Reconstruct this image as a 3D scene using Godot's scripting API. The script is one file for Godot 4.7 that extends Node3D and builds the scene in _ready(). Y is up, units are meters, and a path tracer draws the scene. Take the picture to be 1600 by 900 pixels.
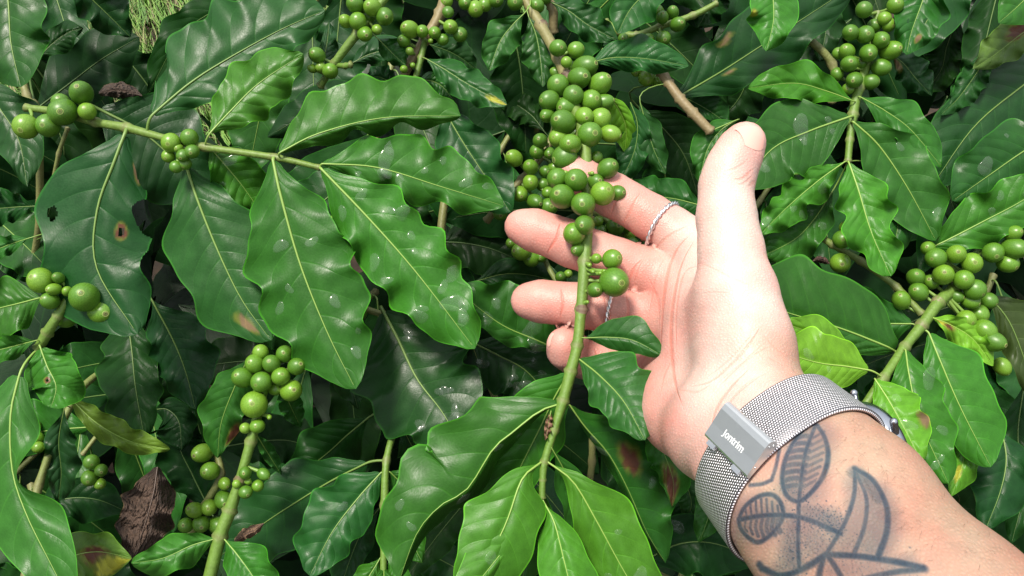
extends Node3D

# Design coordinates: Vector3(x, y, depth) on a 1600 x 900 layout sheet; place() turns them into metres in the world.
const FOCAL := 1243.8
const DEG := PI / 180.0
var view: Transform3D
var rng := RandomNumberGenerator.new()
var taken := {}
var leaf_mats := []
var shade_leaf_mats := []
var under_mat: StandardMaterial3D
var rib_mat: StandardMaterial3D
var stem_mat: StandardMaterial3D
var cherry_mats := []
var calyx_mat: StandardMaterial3D
var water_mat: StandardMaterial3D
var steel_mat: StandardMaterial3D
var cherry_mesh: ArrayMesh
var cherry_mesh_long: ArrayMesh
var calyx_mesh: ArrayMesh
var drop_meshes := []
var plain_leaf: ArrayMesh

func _ready():
	rng.seed = 20
	setup_view()
	make_materials()
	make_shared_meshes()
	build_ground()
	build_person()
	build_watch()
	build_rings()
	build_branches()
	build_background()
	build_litter()

func setup_view():
	var cam := Camera3D.new()
	cam.name = "camera"
	cam.fov = 39.78
	cam.near = 0.01
	cam.far = 400.0
	cam.position = Vector3(0, 1.35, 0)
	cam.rotation_degrees = Vector3(-45, 0, 0)
	add_child(cam)
	cam.current = true
	view = Transform3D(Basis.from_euler(Vector3(-45 * DEG, 0, 0)), Vector3(0, 1.35, 0))
	var env := Environment.new()
	env.background_mode = Environment.BG_SKY
	var sky := Sky.new()
	var sm := ProceduralSkyMaterial.new()
	sm.sky_top_color = Color(0.97, 0.98, 1.0)
	sm.sky_horizon_color = Color(0.44, 0.48, 0.52)
	sm.sky_curve = 0.5
	sm.ground_horizon_color = Color(0.30, 0.34, 0.28)
	sm.ground_bottom_color = Color(0.12, 0.14, 0.09)
	sm.sky_energy_multiplier = 0.88
	sky.sky_material = sm
	env.sky = sky
	env.tonemap_mode = Environment.TONE_MAPPER_LINEAR
	env.tonemap_exposure = 2.05
	env.sdfgi_enabled = true
	env.ssao_enabled = true
	env.ssil_enabled = true
	var we := WorldEnvironment.new()
	we.name = "environment"
	we.environment = env
	add_child(we)
	var sun := DirectionalLight3D.new()
	sun.name = "sun"
	sun.light_energy = 1.0
	sun.light_angular_distance = 14.0
	sun.light_color = Color(1.0, 0.97, 0.92)
	sun.shadow_enabled = true
	add_child(sun)
	# light arrives from above, a little behind the viewer
	var from := view.basis * Vector3(-0.28, 0.62, 0.72)
	sun.look_at_from_position(Vector3(0, 3, 0), Vector3(0, 3, 0) - from, Vector3(0, 0, 1))

func place(v: Vector3) -> Vector3:
	return view * Vector3((v.x - 800.0) / FOCAL * v.z, (450.0 - v.y) / FOCAL * v.z, -v.z)

func unplace(w: Vector3) -> Vector3:
	var c := view.affine_inverse() * w
	return Vector3(800.0 + c.x / -c.z * FOCAL, 450.0 - c.y / -c.z * FOCAL, -c.z)

func named(parent: Node, base: String) -> String:
	var key := "%d/%s" % [parent.get_instance_id(), base]
	var n: int = taken.get(key, 0)
	taken[key] = n + 1
	return base if n == 0 else "%s_%03d" % [base, n]

func thing(called: String, label: String, category: String, at: Vector3, group := "", kind := "") -> Node3D:
	var o := Node3D.new()
	o.name = named(self, called)
	o.position = at
	add_child(o, true)
	tag(o, label, category, group, kind)
	return o

func tag(o: Node, label: String, category: String, group := "", kind := ""):
	if label:
		o.set_meta("label", label)
	if category:
		o.set_meta("category", category)
	if group:
		o.set_meta("group", group)
	if kind:
		o.set_meta("kind", kind)

func part(parent: Node, called: String, m: Mesh, mat: Material, at := Transform3D()) -> MeshInstance3D:
	var o := MeshInstance3D.new()
	o.name = named(parent, called)
	o.mesh = m
	o.material_override = mat
	o.transform = at
	o.cast_shadow = GeometryInstance3D.SHADOW_CASTING_SETTING_ON
	parent.add_child(o, true)
	return o

func build_mesh(v: PackedVector3Array, n: PackedVector3Array, idx: PackedInt32Array, uv := PackedVector2Array(), col := PackedColorArray()) -> ArrayMesh:
	# front faces run clockwise: turn the whole mesh round if most of it does not
	var vote := 0
	var step := maxi(1, idx.size() / 3 / 60) * 3
	for k in range(0, idx.size() - 2, step):
		var cr := (v[idx[k + 1]] - v[idx[k]]).cross(v[idx[k + 2]] - v[idx[k]])
		vote += 1 if cr.dot(n[idx[k]] + n[idx[k + 1]] + n[idx[k + 2]]) > 0.0 else -1
	if vote > 0:
		for k in range(0, idx.size() - 2, 3):
			var q := idx[k + 1]
			idx[k + 1] = idx[k + 2]
			idx[k + 2] = q
	var a := []
	a.resize(Mesh.ARRAY_MAX)
	a[Mesh.ARRAY_VERTEX] = v
	a[Mesh.ARRAY_NORMAL] = n
	a[Mesh.ARRAY_INDEX] = idx
	if uv.size():
		a[Mesh.ARRAY_TEX_UV] = uv
	if col.size():
		a[Mesh.ARRAY_COLOR] = col
	var m := ArrayMesh.new()
	m.add_surface_from_arrays(Mesh.PRIMITIVE_TRIANGLES, a)
	return m

func lin(r: float, g: float, b: float) -> Color:
	return Color(r, g, b).linear_to_srgb()

func spline(p: Array, t: float) -> Vector3:
	var n := p.size() - 1
	var f := clampf(t, 0.0, 1.0) * n
	var i := mini(int(f), n - 1)
	var u := f - i
	var b: Vector3 = p[i]
	var c: Vector3 = p[i + 1]
	var a: Vector3 = p[i - 1] if i > 0 else b * 2.0 - c
	var d: Vector3 = p[i + 2] if i + 2 <= n else c * 2.0 - b
	return 0.5 * ((2.0 * b) + (c - a) * u + (2.0 * a - 5.0 * b + 4.0 * c - d) * u * u + (3.0 * b - a - 3.0 * c + d) * u * u * u)

# evenly spaced points along a spline through p
func even(p: Array, count: int) -> PackedVector3Array:
	var raw := PackedVector3Array()
	var along := PackedFloat32Array()
	var m := 12 * (p.size() - 1)
	var total := 0.0
	for i in m + 1:
		var q := spline(p, float(i) / m)
		if i:
			total += Vector2(q.x - raw[i - 1].x, q.y - raw[i - 1].y).length() + 1500.0 * absf(q.z - raw[i - 1].z)
		raw.append(q)
		along.append(total)
	var r := PackedVector3Array()
	var k := 0
	for i in count + 1:
		var want := total * i / count
		while k < m - 1 and along[k + 1] < want:
			k += 1
		var f := (want - along[k]) / maxf(along[k + 1] - along[k], 1e-6)
		r.append(raw[k].lerp(raw[k + 1], clampf(f, 0, 1)))
	return r

# a tube through world points (relative to base), radius per point, colour per point
func tube(p: PackedVector3Array, r: PackedFloat32Array, sides: int, cols := PackedColorArray(), ridges := 0.0) -> ArrayMesh:
	var v := PackedVector3Array()
	var n := PackedVector3Array()
	var c := PackedColorArray()
	var uv := PackedVector2Array()
	var idx := PackedInt32Array()
	var up := Vector3(0.31, 0.8, 0.5)
	var count := p.size()
	for i in count:
		var d := (p[mini(i + 1, count - 1)] - p[maxi(i - 1, 0)]).normalized()
		var x := up.cross(d)
		if x.length() < 0.01:
			x = Vector3(1, 0, 0).cross(d)
		x = x.normalized()
		var y := d.cross(x)
		up = y
		for k in sides:
			var a := TAU * k / sides
			var dir := x * cos(a) + y * sin(a)
			v.append(p[i] + dir * r[i] * (1.0 + ridges * cos(2.0 * a)))
			n.append(dir)
			uv.append(Vector2(float(k) / sides, float(i) * 0.2))
			if cols.size():
				c.append(cols[i])
	for i in count - 1:
		for k in sides:
			var a := i * sides + k
			var b := i * sides + (k + 1) % sides
			idx.append_array(PackedInt32Array([a, b, a + sides, b, b + sides, a + sides]))
	# rounded ends
	for e in 2:
		var i0 := 0 if e == 0 else (count - 1) * sides
		var tip := v.size()
		var dirn := (p[0] - p[1]).normalized() if e == 0 else (p[count - 1] - p[count - 2]).normalized()
		v.append((p[0] if e == 0 else p[count - 1]) + dirn * r[0 if e == 0 else count - 1] * 0.6)
		n.append(dirn)
		uv.append(Vector2.ZERO)
		if cols.size():
			c.append(cols[0 if e == 0 else count - 1])
		for k in sides:
			var a := i0 + k
			var b := i0 + (k + 1) % sides
			idx.append_array(PackedInt32Array([a, tip, b] if e == 0 else [a, b, tip]))
	return build_mesh(v, n, idx, uv, c)

func noise_bytes(w: int, h: int, freq: float, sd: int, kind := FastNoiseLite.TYPE_SIMPLEX_SMOOTH, octaves := 3) -> PackedByteArray:
	var f := FastNoiseLite.new()
	f.noise_type = kind
	f.frequency = freq
	f.seed = sd
	f.fractal_octaves = octaves
	if kind == FastNoiseLite.TYPE_CELLULAR:
		f.cellular_return_type = FastNoiseLite.RETURN_DISTANCE2_SUB
		f.fractal_type = FastNoiseLite.FRACTAL_NONE
	var im := f.get_image(w, h)
	im.convert(Image.FORMAT_L8)
	return im.get_data()

func noise_texture(size: int, freq: float, sd: int, low: Color, high: Color, octaves := 4) -> NoiseTexture2D:
	var f := FastNoiseLite.new()
	f.frequency = freq
	f.seed = sd
	f.fractal_octaves = octaves
	var t := NoiseTexture2D.new()
	t.width = size
	t.height = size
	t.seamless = true
	t.noise = f
	var g := Gradient.new()
	g.set_color(0, low)
	g.set_color(1, high)
	t.color_ramp = g
	return t

# blade of a coffee leaf: pale midrib and side veins, fine net, pale thin margin. Colour is a multiplier on the vertex colour.
func leaf_textures(sd: int, pairs: float, bend: float) -> Array:
	var w := 384
	var h := 768
	var net := noise_bytes(w, h, 0.085, sd, FastNoiseLite.TYPE_CELLULAR)
	var blot := noise_bytes(w, h, 0.012, sd + 5)
	var fine := noise_bytes(w, h, 0.11, sd + 9)
	var rgb := PackedByteArray()
	rgb.resize(w * h * 3)
	var hh := PackedByteArray()
	hh.resize(w * h)
	var rr := PackedByteArray()
	rr.resize(w * h)
	for y in h:
		var t := (y + 0.5) / h
		for x in w:
			var s := (x + 0.5) / w * 2.0 - 1.0
			var a := absf(s)
			var k := y * w + x
			var ph := (t - 0.10 * a - bend * a * a) * pairs + (0.37 if s > 0 else 0.0)
			var near := absf(ph - roundf(ph)) / pairs
			var vein := clampf(1.0 - near / (0.0065 * (1.15 - 0.75 * a)), 0, 1) * clampf(1.2 - a, 0, 1)
			var soft := clampf(1.0 - near / 0.02, 0, 1)
			var mid := clampf(1.0 - a / (0.045 * (1.15 - t)), 0, 1)
			var edge := clampf((a - 0.955) / 0.03, 0, 1)
			var nv := net[k] / 255.0
			var b := blot[k] / 255.0 - 0.5
			var f := fine[k] / 255.0 - 0.5
			var base := 0.66 + 0.10 * b + 0.05 * f + 0.03 * (1.0 - nv)
			var light := maxf(maxf(vein * 0.30, mid * 0.7), edge * 0.95)
			rgb[k * 3] = int(255.0 * clampf(lerpf(base, 0.98, light * 0.85), 0, 1))
			rgb[k * 3 + 1] = int(255.0 * clampf(lerpf(base, 0.97, light), 0, 1))
			rgb[k * 3 + 2] = int(255.0 * clampf(lerpf(base, 0.80, light * 0.6), 0, 1))
			hh[k] = int(255.0 * clampf(0.62 - 0.22 * vein - 0.16 * soft * soft + 0.06 * nv + 0.10 * f + 0.12 * b, 0, 1))
			rr[k] = int(255.0 * clampf(0.40 + 0.20 * b + 0.14 * f + 0.1 * vein, 0.1, 1))
	var out := []
	for d in [[rgb, Image.FORMAT_RGB8], [hh, Image.FORMAT_L8], [rr, Image.FORMAT_L8]]:
		out.append(ImageTexture.create_from_image(Image.create_from_data(w, h, false, d[1], d[0])))
	return out

func make_materials():
	for k in 3:
		var t := leaf_textures(11 + k * 7, [8.5, 10.0, 7.5][k], [0.10, 0.13, 0.08][k])
		var m := StandardMaterial3D.new()
		m.resource_name = "coffee_leaf"
		m.vertex_color_use_as_albedo = true
		m.albedo_texture = t[0]
		m.heightmap_enabled = true
		m.heightmap_texture = t[1]
		m.heightmap_scale = 0.03
		m.roughness = 1.0
		m.roughness_texture = t[2]
		m.roughness_texture_channel = BaseMaterial3D.TEXTURE_CHANNEL_RED
		m.metallic_specular = 0.32
		m.backlight_enabled = true
		m.backlight = Color(0.22, 0.40, 0.06)
		m.cull_mode = BaseMaterial3D.CULL_DISABLED
		leaf_mats.append(m)
		var shade_leaf: StandardMaterial3D = m.duplicate()
		shade_leaf.metallic_specular = 0.22  # duller copy standing in for leaves in deep shade
		shade_leaf_mats.append(shade_leaf)
	rib_mat = StandardMaterial3D.new()
	rib_mat.resource_name = "leaf_rib"
	rib_mat.vertex_color_use_as_albedo = true
	rib_mat.roughness = 0.45
	stem_mat = StandardMaterial3D.new()
	stem_mat.resource_name = "stem"
	stem_mat.vertex_color_use_as_albedo = true
	stem_mat.roughness = 0.55
	stem_mat.albedo_texture = noise_texture(256, 0.03, 4, Color(0.80, 0.80, 0.74), Color(1, 1, 1))
	stem_mat.uv1_triplanar = true
	stem_mat.uv1_scale = Vector3(40, 40, 40)
	stem_mat.heightmap_enabled = true
	stem_mat.heightmap_texture = noise_texture(256, 0.05, 8, Color(0, 0, 0), Color(1, 1, 1))
	stem_mat.heightmap_scale = 0.02
	var spots := noise_texture(256, 0.02, 31, Color(0.66, 0.72, 0.50), Color(1, 1, 1), 5)
	for k in 5:
		var m := StandardMaterial3D.new()
		m.resource_name = "green_cherry"
		m.albedo_color = [lin(0.138, 0.290, 0.028), lin(0.100, 0.235, 0.022), lin(0.180, 0.340, 0.034), lin(0.085, 0.205, 0.018), lin(0.210, 0.370, 0.050)][k]
		m.albedo_texture = spots
		m.uv1_triplanar = true
		m.uv1_scale = Vector3(1.6, 1.6, 1.6)
		m.roughness = [0.33, 0.38, 0.35, 0.40, 0.36][k]
		m.subsurf_scatter_enabled = false
		cherry_mats.append(m)
	calyx_mat = StandardMaterial3D.new()
	calyx_mat.resource_name = "calyx"
	calyx_mat.vertex_color_use_as_albedo = true
	calyx_mat.roughness = 0.7
	water_mat = StandardMaterial3D.new()
	water_mat.resource_name = "water"
	water_mat.transparency = BaseMaterial3D.TRANSPARENCY_ALPHA
	water_mat.albedo_color = Color(1, 1, 1, 0.02)
	water_mat.roughness = 0.12
	water_mat.metallic_specular = 0.34
	steel_mat = StandardMaterial3D.new()
	steel_mat.resource_name = "brushed_steel"
	steel_mat.albedo_color = lin(0.70, 0.71, 0.73)
	steel_mat.metallic = 1.0
	steel_mat.roughness = 0.38
	steel_mat.roughness_texture = noise_texture(256, 0.02, 77, Color(0.75, 0.75, 0.75), Color(1, 1, 1))
	steel_mat.uv1_triplanar = true
	steel_mat.uv1_scale = Vector3(30, 400, 30)

# surface of revolution about +y: profile of Vector2(radius, height) from the bottom up
func lathe(profile: Array, sides: int, cols := []) -> ArrayMesh:
	var v := PackedVector3Array()
	var n := PackedVector3Array()
	var c := PackedColorArray()
	var uv := PackedVector2Array()
	var idx := PackedInt32Array()
	var count := profile.size()
	for i in count:
		var p: Vector2 = profile[i]
		var d: Vector2 = (profile[mini(i + 1, count - 1)] - profile[maxi(i - 1, 0)]).normalized()
		for k in sides + 1:
			var a := TAU * k / sides
			v.append(Vector3(p.x * cos(a), p.y, p.x * sin(a)))
			n.append(Vector3(d.y * cos(a), -d.x, d.y * sin(a)).normalized())
			uv.append(Vector2(float(k) / sides, float(i) / count))
			if cols.size():
				c.append(cols[i])
	for i in count - 1:
		for k in sides:
			var a := i * (sides + 1) + k
			var b := a + sides + 1
			idx.append_array(PackedInt32Array([a, b, a + 1, a + 1, b, b + 1]))
	return build_mesh(v, n, idx, uv, c)

func make_shared_meshes():
	for long in 2:
		var prof := []
		for i in 17:
			var a := PI * (i / 16.0)
			var y := -cos(a)
			var r := sin(a) * (1.0 - 0.05 * y)
			if long:
				y *= 1.22
			prof.append(Vector2(maxf(r, 0.0001), y * (0.97 if i < 16 else 0.955)))
		if long:
			cherry_mesh_long = lathe(prof, 24)
		else:
			cherry_mesh = lathe(prof, 24)
	var rim := lathe([Vector2(0.30, -0.06), Vector2(0.265, 0.0), Vector2(0.235, 0.022), Vector2(0.20, 0.012), Vector2(0.165, -0.004), Vector2(0.13, 0.02), Vector2(0.10, 0.03), Vector2(0.07, 0.012), Vector2(0.001, -0.01)], 16,
		[lg(0.12, 0.28, 0.03), lg(0.19, 0.30, 0.055), lg(0.25, 0.28, 0.085), lg(0.17, 0.22, 0.05), lg(0.07, 0.09, 0.02), lg(0.20, 0.18, 0.07), lg(0.13, 0.09, 0.04), lg(0.03, 0.025, 0.012), lg(0.012, 0.01, 0.006)])
	calyx_mesh = rim
	for k in 3:
		var v := PackedVector3Array()
		var n := PackedVector3Array()
		var idx := PackedInt32Array()
		var rings := 6
		var sides := 16
		for i in rings + 1:
			var a := PI * 0.5 * i / rings
			for j in sides:
				var b := TAU * j / sides
				var wob := 1.0 + 0.16 * sin(b * 2.0 + k) + 0.10 * sin(b * 3.0 + k * 2.1)
				v.append(Vector3(cos(b) * cos(a) * wob, sin(a) * 0.34, sin(b) * cos(a) * wob))
				n.append(Vector3(cos(b) * cos(a), sin(a) / 0.34, sin(b) * cos(a)).normalized())
		for i in rings:
			for j in sides:
				var a := i * sides + j
				var b := i * sides + (j + 1) % sides
				idx.append_array(PackedInt32Array([a, a + sides, b, b, a + sides, b + sides]))
		drop_meshes.append(build_mesh(v, n, idx))

# linear colour for vertex colours
func lg(r: float, g: float, b: float) -> Color:
	return Color(r, g, b)

const LEAF_T := [0.0, 0.06, 0.14, 0.26, 0.40, 0.52, 0.64, 0.76, 0.86, 0.93, 0.975, 1.0]
const LEAF_W := [0.015, 0.11, 0.36, 0.74, 0.96, 1.0, 0.93, 0.74, 0.47, 0.25, 0.11, 0.0]

func leaf_profile(t: float) -> float:
	for i in LEAF_T.size() - 1:
		if t <= LEAF_T[i + 1]:
			var u: float = (t - LEAF_T[i]) / (LEAF_T[i + 1] - LEAF_T[i])
			var a: float = LEAF_W[maxi(i - 1, 0)] if i > 0 else -0.2
			var b: float = LEAF_W[i]
			var c: float = LEAF_W[i + 1]
			var d: float = LEAF_W[mini(i + 2, LEAF_W.size() - 1)]
			return maxf(0.0, 0.5 * (2.0 * b + (c - a) * u + (2.0 * a - 5.0 * b + 4.0 * c - d) * u * u + (3.0 * b - a - 3.0 * c + d) * u * u * u))
	return 0.0

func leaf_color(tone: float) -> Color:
	var g := [[0.0, 0.005, 0.018, 0.005], [0.15, 0.010, 0.042, 0.008], [0.3, 0.013, 0.070, 0.013], [0.5, 0.030, 0.134, 0.012], [0.7, 0.070, 0.232, 0.013], [1.0, 0.18, 0.40, 0.025]]  # lowest tones put deep shade into the leaf colour
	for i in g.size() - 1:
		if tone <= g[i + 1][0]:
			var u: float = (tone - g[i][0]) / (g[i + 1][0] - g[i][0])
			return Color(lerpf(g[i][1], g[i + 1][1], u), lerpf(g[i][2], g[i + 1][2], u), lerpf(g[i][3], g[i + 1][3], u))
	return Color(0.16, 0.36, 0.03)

class Branch:
	var node: Node3D
	var base: Vector3
	var line := []          # design points of the stem
	var leaves := 0
	var sd := 0

var branches := 0

func branch(label: String, group: String, stem: Array, tint := 0.0, called := "coffee_branch") -> Branch:
	var b := Branch.new()
	var s: Array = stem[0]
	b.base = place(Vector3(s[0], s[1], s[2]))
	b.node = thing(called, label, "coffee branch", b.base, group)
	branches += 1
	b.sd = branches * 101
	add_stem(b, stem, tint)
	return b

# stem: rows of x, y, depth, radius (sheet units); woody 0 green .. 1 brown bark
func add_stem(b: Branch, stem: Array, woody := 0.0, woody_end := -1.0):
	var p := []
	var r := []
	for s in stem:
		p.append(Vector3(s[0], s[1], s[2]))
		r.append(Vector3(s[3], 0, 0))
	b.line.append_array(p)
	var steps := 7 * (p.size() - 1)
	var pts := PackedVector3Array()
	var rad := PackedFloat32Array()
	var cols := PackedColorArray()
	for i in steps + 1:
		var q := spline(p, float(i) / steps)
		var rr := spline(r, float(i) / steps).x
		var at_node := 1.0 - absf(fposmod(float(i) / 7.0 + 0.5, 1.0) - 0.5) * 7.0
		rr *= 1.0 + 0.32 * clampf(at_node, 0, 1)
		pts.append(place(q) - b.base)
		rad.append(maxf(rr, 0.8) * q.z / FOCAL)
		var w := woody if woody_end < 0 else lerpf(woody, woody_end, float(i) / steps)
		var green := Color(0.125, 0.235, 0.032)
		var bark := Color(0.25, 0.19, 0.10)
		var c := green.lerp(bark, w)
		if at_node > 0.4:
			c = c.lerp(Color(0.20, 0.17, 0.09), 0.45)
		cols.append(c)
	part(b.node, "stem", tube(pts, rad, 10, cols, 0.12), stem_mat)

# a scarred ring where leaves or flowers have dropped from the stem
func collar(b: Branch, x: float, y: float, d: float, r: float, ax: Vector2, c := Color(0.13, 0.075, 0.06)):
	var q := RandomNumberGenerator.new()
	q.seed = int(x * 7 + y)
	var p := PackedVector3Array()
	var rad := PackedFloat32Array()
	var cols := PackedColorArray()
	var dir := ax.normalized()
	for i in 7:
		var f := (i - 3) / 3.0
		p.append(place(Vector3(x + dir.x * f * r * 0.65, y + dir.y * f * r * 0.65, d)) - b.base)
		rad.append(r * (1.0 - 0.28 * f * f) * q.randf_range(0.93, 1.1) * d / FOCAL)
		cols.append(c.lerp(Color(0.25, 0.20, 0.12), q.randf() * 0.7))
	part(b.node, "node_scar", tube(p, rad, 11, cols, 0.1), stem_mat)

func nearest_on(b: Branch, q: Vector3) -> Vector3:
	var best: Vector3 = b.line[0]
	var bd := 1e9
	for i in b.line.size():
		var p: Vector3 = b.line[i]
		var n := 1 if i + 1 >= b.line.size() else 8
		for k in n:
			var s: Vector3 = p if n == 1 else p.lerp(b.line[i + 1], k / 8.0)
			var d := Vector2(s.x - q.x, s.y - q.y).length() + absf(s.z - q.z) * 500.0
			if d < bd:
				bd = d
				best = s
	return best

# A leaf from its midrib (rows of x, y on the sheet), depth at base and tip, half widths left and right of the way it grows, tone.
# options: pl, pr pinched stretches [t, share, length] of the left and right blade, dl, dr edge depth (mm), wave (mm), n waves, spots [[t, s, radius, kind]], holes [[t, s, radius]], drops count, g blade fullness, m texture, join petiole to stem
func leaf(b: Branch, d0: float, d1: float, mid: Array, wl: float, wr: float, tone: float, o := {}) -> MeshInstance3D:
	var r := RandomNumberGenerator.new()
	b.leaves += 1
	r.seed = b.sd + b.leaves * 17
	var far: bool = o.get("far", false)
	var nt := 40 if far else 52
	var ns := 6 if far else 11
	if tone < 0.25 and not far:
		d0 += (0.25 - tone) * 0.30
		d1 += (0.25 - tone) * 0.30
	if o.has("holes"):
		nt = 130
		ns = 30
	var pts := []
	var dm: float = o.get("dm", 0.0) * 0.001
	for i in mid.size():
		var f := float(i) / (mid.size() - 1)
		pts.append(Vector3(mid[i][0], mid[i][1], lerpf(d0, d1, f) + dm * 4.0 * f * (1.0 - f)))
	var line := even(pts, nt)
	var dl: float = o.get("dl", r.randf_range(-2.0, 5.0)) * 0.001
	var dr: float = o.get("dr", r.randf_range(-2.0, 5.0)) * 0.001
	var amp: float = o.get("wave", r.randf_range(2.2, 4.0)) * 0.0014
	var nw: float = o.get("n", r.randf_range(3.0, 5.0))
	var ph := [r.randf() * TAU, r.randf() * TAU]
	var ph2 := [r.randf() * TAU, r.randf() * TAU]
	var full: float = o.get("g", 0.9)
	var kind: int = o.get("m", r.randi() % 3)
	var pairs: float = [8.5, 10.0, 7.5][kind]
	var bend: float = [0.10, 0.13, 0.08][kind]
	var spots: Array = o.get("spots", [])
	var holes: Array = o.get("holes", [])
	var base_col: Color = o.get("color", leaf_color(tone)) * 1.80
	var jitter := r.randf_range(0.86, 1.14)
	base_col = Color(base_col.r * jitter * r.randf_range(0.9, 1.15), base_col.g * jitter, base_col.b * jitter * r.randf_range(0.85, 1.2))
	var v := PackedVector3Array()
	var uv := PackedVector2Array()
	var col := PackedColorArray()
	var wide := 2 * ns + 1
	var quilt: float = o.get("quilt", 0.5 if far else 1.0) * 0.0005
	for i in nt + 1:
		var t := float(i) / nt
		var q := line[i]
		var a := line[maxi(i - 1, 0)]
		var c := line[mini(i + 1, nt)]
		var dir := Vector2(c.x - a.x, c.y - a.y).normalized()
		var left := Vector2(dir.y, -dir.x)
		var w := pow(leaf_profile(t), full)
		for j in wide:
			var s := float(j - ns) / ns
			var e := absf(s)
			var side := 0 if s > 0 else 1
			var reach := (wl if s > 0 else wr) * w
			var wave := sin(t * nw * TAU + ph[side]) + 0.5 * sin(t * nw * 1.73 * TAU + ph2[side])
			reach *= 1.0 + (0.05 if far else 0.105) * wave * e * smoothstep(0.05, 0.25, t)
			for pn in (o.get("pl", []) if s > 0 else o.get("pr", [])):
				reach *= 1.0 - pn[1] * exp(-((t - pn[0]) / pn[2]) ** 2)
			var p2 := Vector2(q.x, q.y) + left * reach * (e if s > 0 else -e)
			var z := q.z + (dl if s > 0 else dr) * pow(e, 1.4) * pow(w, 0.6)
			z += amp * wave * e * e * smoothstep(0.03, 0.2, t) * (0.35 + 0.65 * w)
			var phase := (t - 0.10 * e - bend * e * e) * pairs + (0.37 if s > 0 else 0.0)
			var fr := absf(phase - roundf(phase)) * 2.0
			z -= quilt * (1.0 - (1.0 - fr) * (1.0 - fr)) * clampf(e * 4.0, 0, 1) * clampf((1.0 - e) * 3.0, 0, 1) * clampf(w * 1.5, 0, 1)
			z += 0.0011 * exp(-e * e * 60.0) * w
			v.append(place(Vector3(p2.x, p2.y, z)) - b.base)
			uv.append(Vector2(0.5 + 0.5 * s, t))
			var cc := base_col
			for sp in spots:
				var dd: float = Vector2((t - sp[0]) * 2.2, s - sp[1]).length() / sp[2]
				if dd < 1.4:
					var tgt := Color(0.14, 0.055, 0.03) * 1.6
					cc = cc.lerp(Color(0.30, 0.34, 0.05), 0.7 * smoothstep(1.35, 1.0, dd))
					if sp[3] == 1:
						tgt = Color(0.42, 0.42, 0.04) * 1.5
					elif sp[3] == 2:
						tgt = Color(0.20, 0.135, 0.07) * 1.7
					cc = cc.lerp(tgt, smoothstep(1.05, 0.75, dd + 0.18 * sin(60.0 * t + 3.0 * sin(23.0 * s))))
			col.append(cc)
	var n := PackedVector3Array()
	n.resize(v.size())
	for i in nt + 1:
		for j in wide:
			var f := v[mini(i + 1, nt) * wide + j] - v[maxi(i - 1, 0) * wide + j]
			var l := v[i * wide + mini(j + 1, wide - 1)] - v[i * wide + maxi(j - 1, 0)]
			if i == nt:
				l = v[(i - 1) * wide + mini(j + 1, wide - 1)] - v[(i - 1) * wide + maxi(j - 1, 0)]
			n[i * wide + j] = f.cross(l).normalized()
	var idx := PackedInt32Array()
	for i in nt:
		for j in wide - 1:
			if holes.size():
				var t := (i + 0.5) / nt
				var s := (j + 0.5 - ns) / ns
				var gone := false
				for h in holes:
					if Vector2((t - h[0]) * 2.2, s - h[1]).length() < h[2]:
						gone = true
				if gone:
					continue
			var k := i * wide + j
			idx.append_array(PackedInt32Array([k, k + 1, k + wide, k + wide, k + 1, k + wide + 1]))
	var mat: Material = o.get("mat", shade_leaf_mats[kind] if tone < 0.22 else leaf_mats[kind])
	var lf := part(b.node, o.get("called", "leaf"), build_mesh(v, n, idx, uv, col), mat)
	if o.has("label"):
		lf.set_meta("label", o.label)
	# midrib and stalk
	var rp := PackedVector3Array()
	var rr := PackedFloat32Array()
	var rc := PackedColorArray()
	var pale := Color(0.022, 0.055, 0.014).lerp(Color(0.19, 0.31, 0.06), clampf(tone * 2.2, 0, 1)).lerp(Color(0.30, 0.44, 0.09), clampf(tone * 2.0 - 1.0, 0, 1))
	pale = o.get("rib", pale)
	var scale_r: float = (wl + wr) * 0.5 * line[0].z / FOCAL
	var thick := clampf(scale_r * 0.027, 0.00025, 0.0008)
	var first := place(line[0]) - b.base
	if o.get("join", true):
		var on := nearest_on(b, line[0])
		var gap := Vector2(on.x - line[0].x, on.y - line[0].y).length()
		if gap > 3.0 and gap < 60.0:
			var start := place(on) - b.base
			var ahead := (v[3 * wide + ns] - first).normalized()
			var bendp := first - ahead * start.distance_to(first) * 0.4
			for k in 5:
				var u := k / 5.0
				rp.append(start.lerp(bendp, u).lerp(bendp.lerp(first, u), u))
				rr.append(thick * 1.25)
				rc.append(pale)
	var step := (4 if far else 3) if nt < 100 else 7
	for i in range(0, nt, step):
		var k := i * wide + ns
		rp.append(v[k] + n[k] * thick * (0.45 if i else 0.1))
		rr.append(thick * (1.15 - 1.05 * i / nt))
		rc.append(pale)
	part(lf, "midrib", tube(rp, rr, 6, rc), rib_mat)
	# rain drops lying on the blade
	for k in int(ceil(o.get("drops", 0) * 0.7)):
		var i := r.randi_range(8, nt - 6)
		var j := r.randi_range(3, wide - 4)
		if absi(j - ns) < 2:
			j += 3
		var size := r.randf_range(0.0014, 0.0034) * (1.5 if r.randf() < 0.2 else 1.0)
		water(lf, v[i * wide + j], n[i * wide + j], size, r)
	return lf

func water(lf: Node3D, at: Vector3, nrm: Vector3, size: float, r: RandomNumberGenerator):
	var x := nrm.cross(Vector3(r.randf() - 0.5, r.randf() - 0.5, r.randf() - 0.5)).normalized()
	var bs := Basis(x, nrm, x.cross(nrm)).scaled_local(Vector3(size * r.randf_range(0.8, 1.5), size * 0.75, size))
	part(lf, "water_drop", drop_meshes[r.randi() % 3], water_mat, Transform3D(bs, at + nrm * 0.0001))

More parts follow.
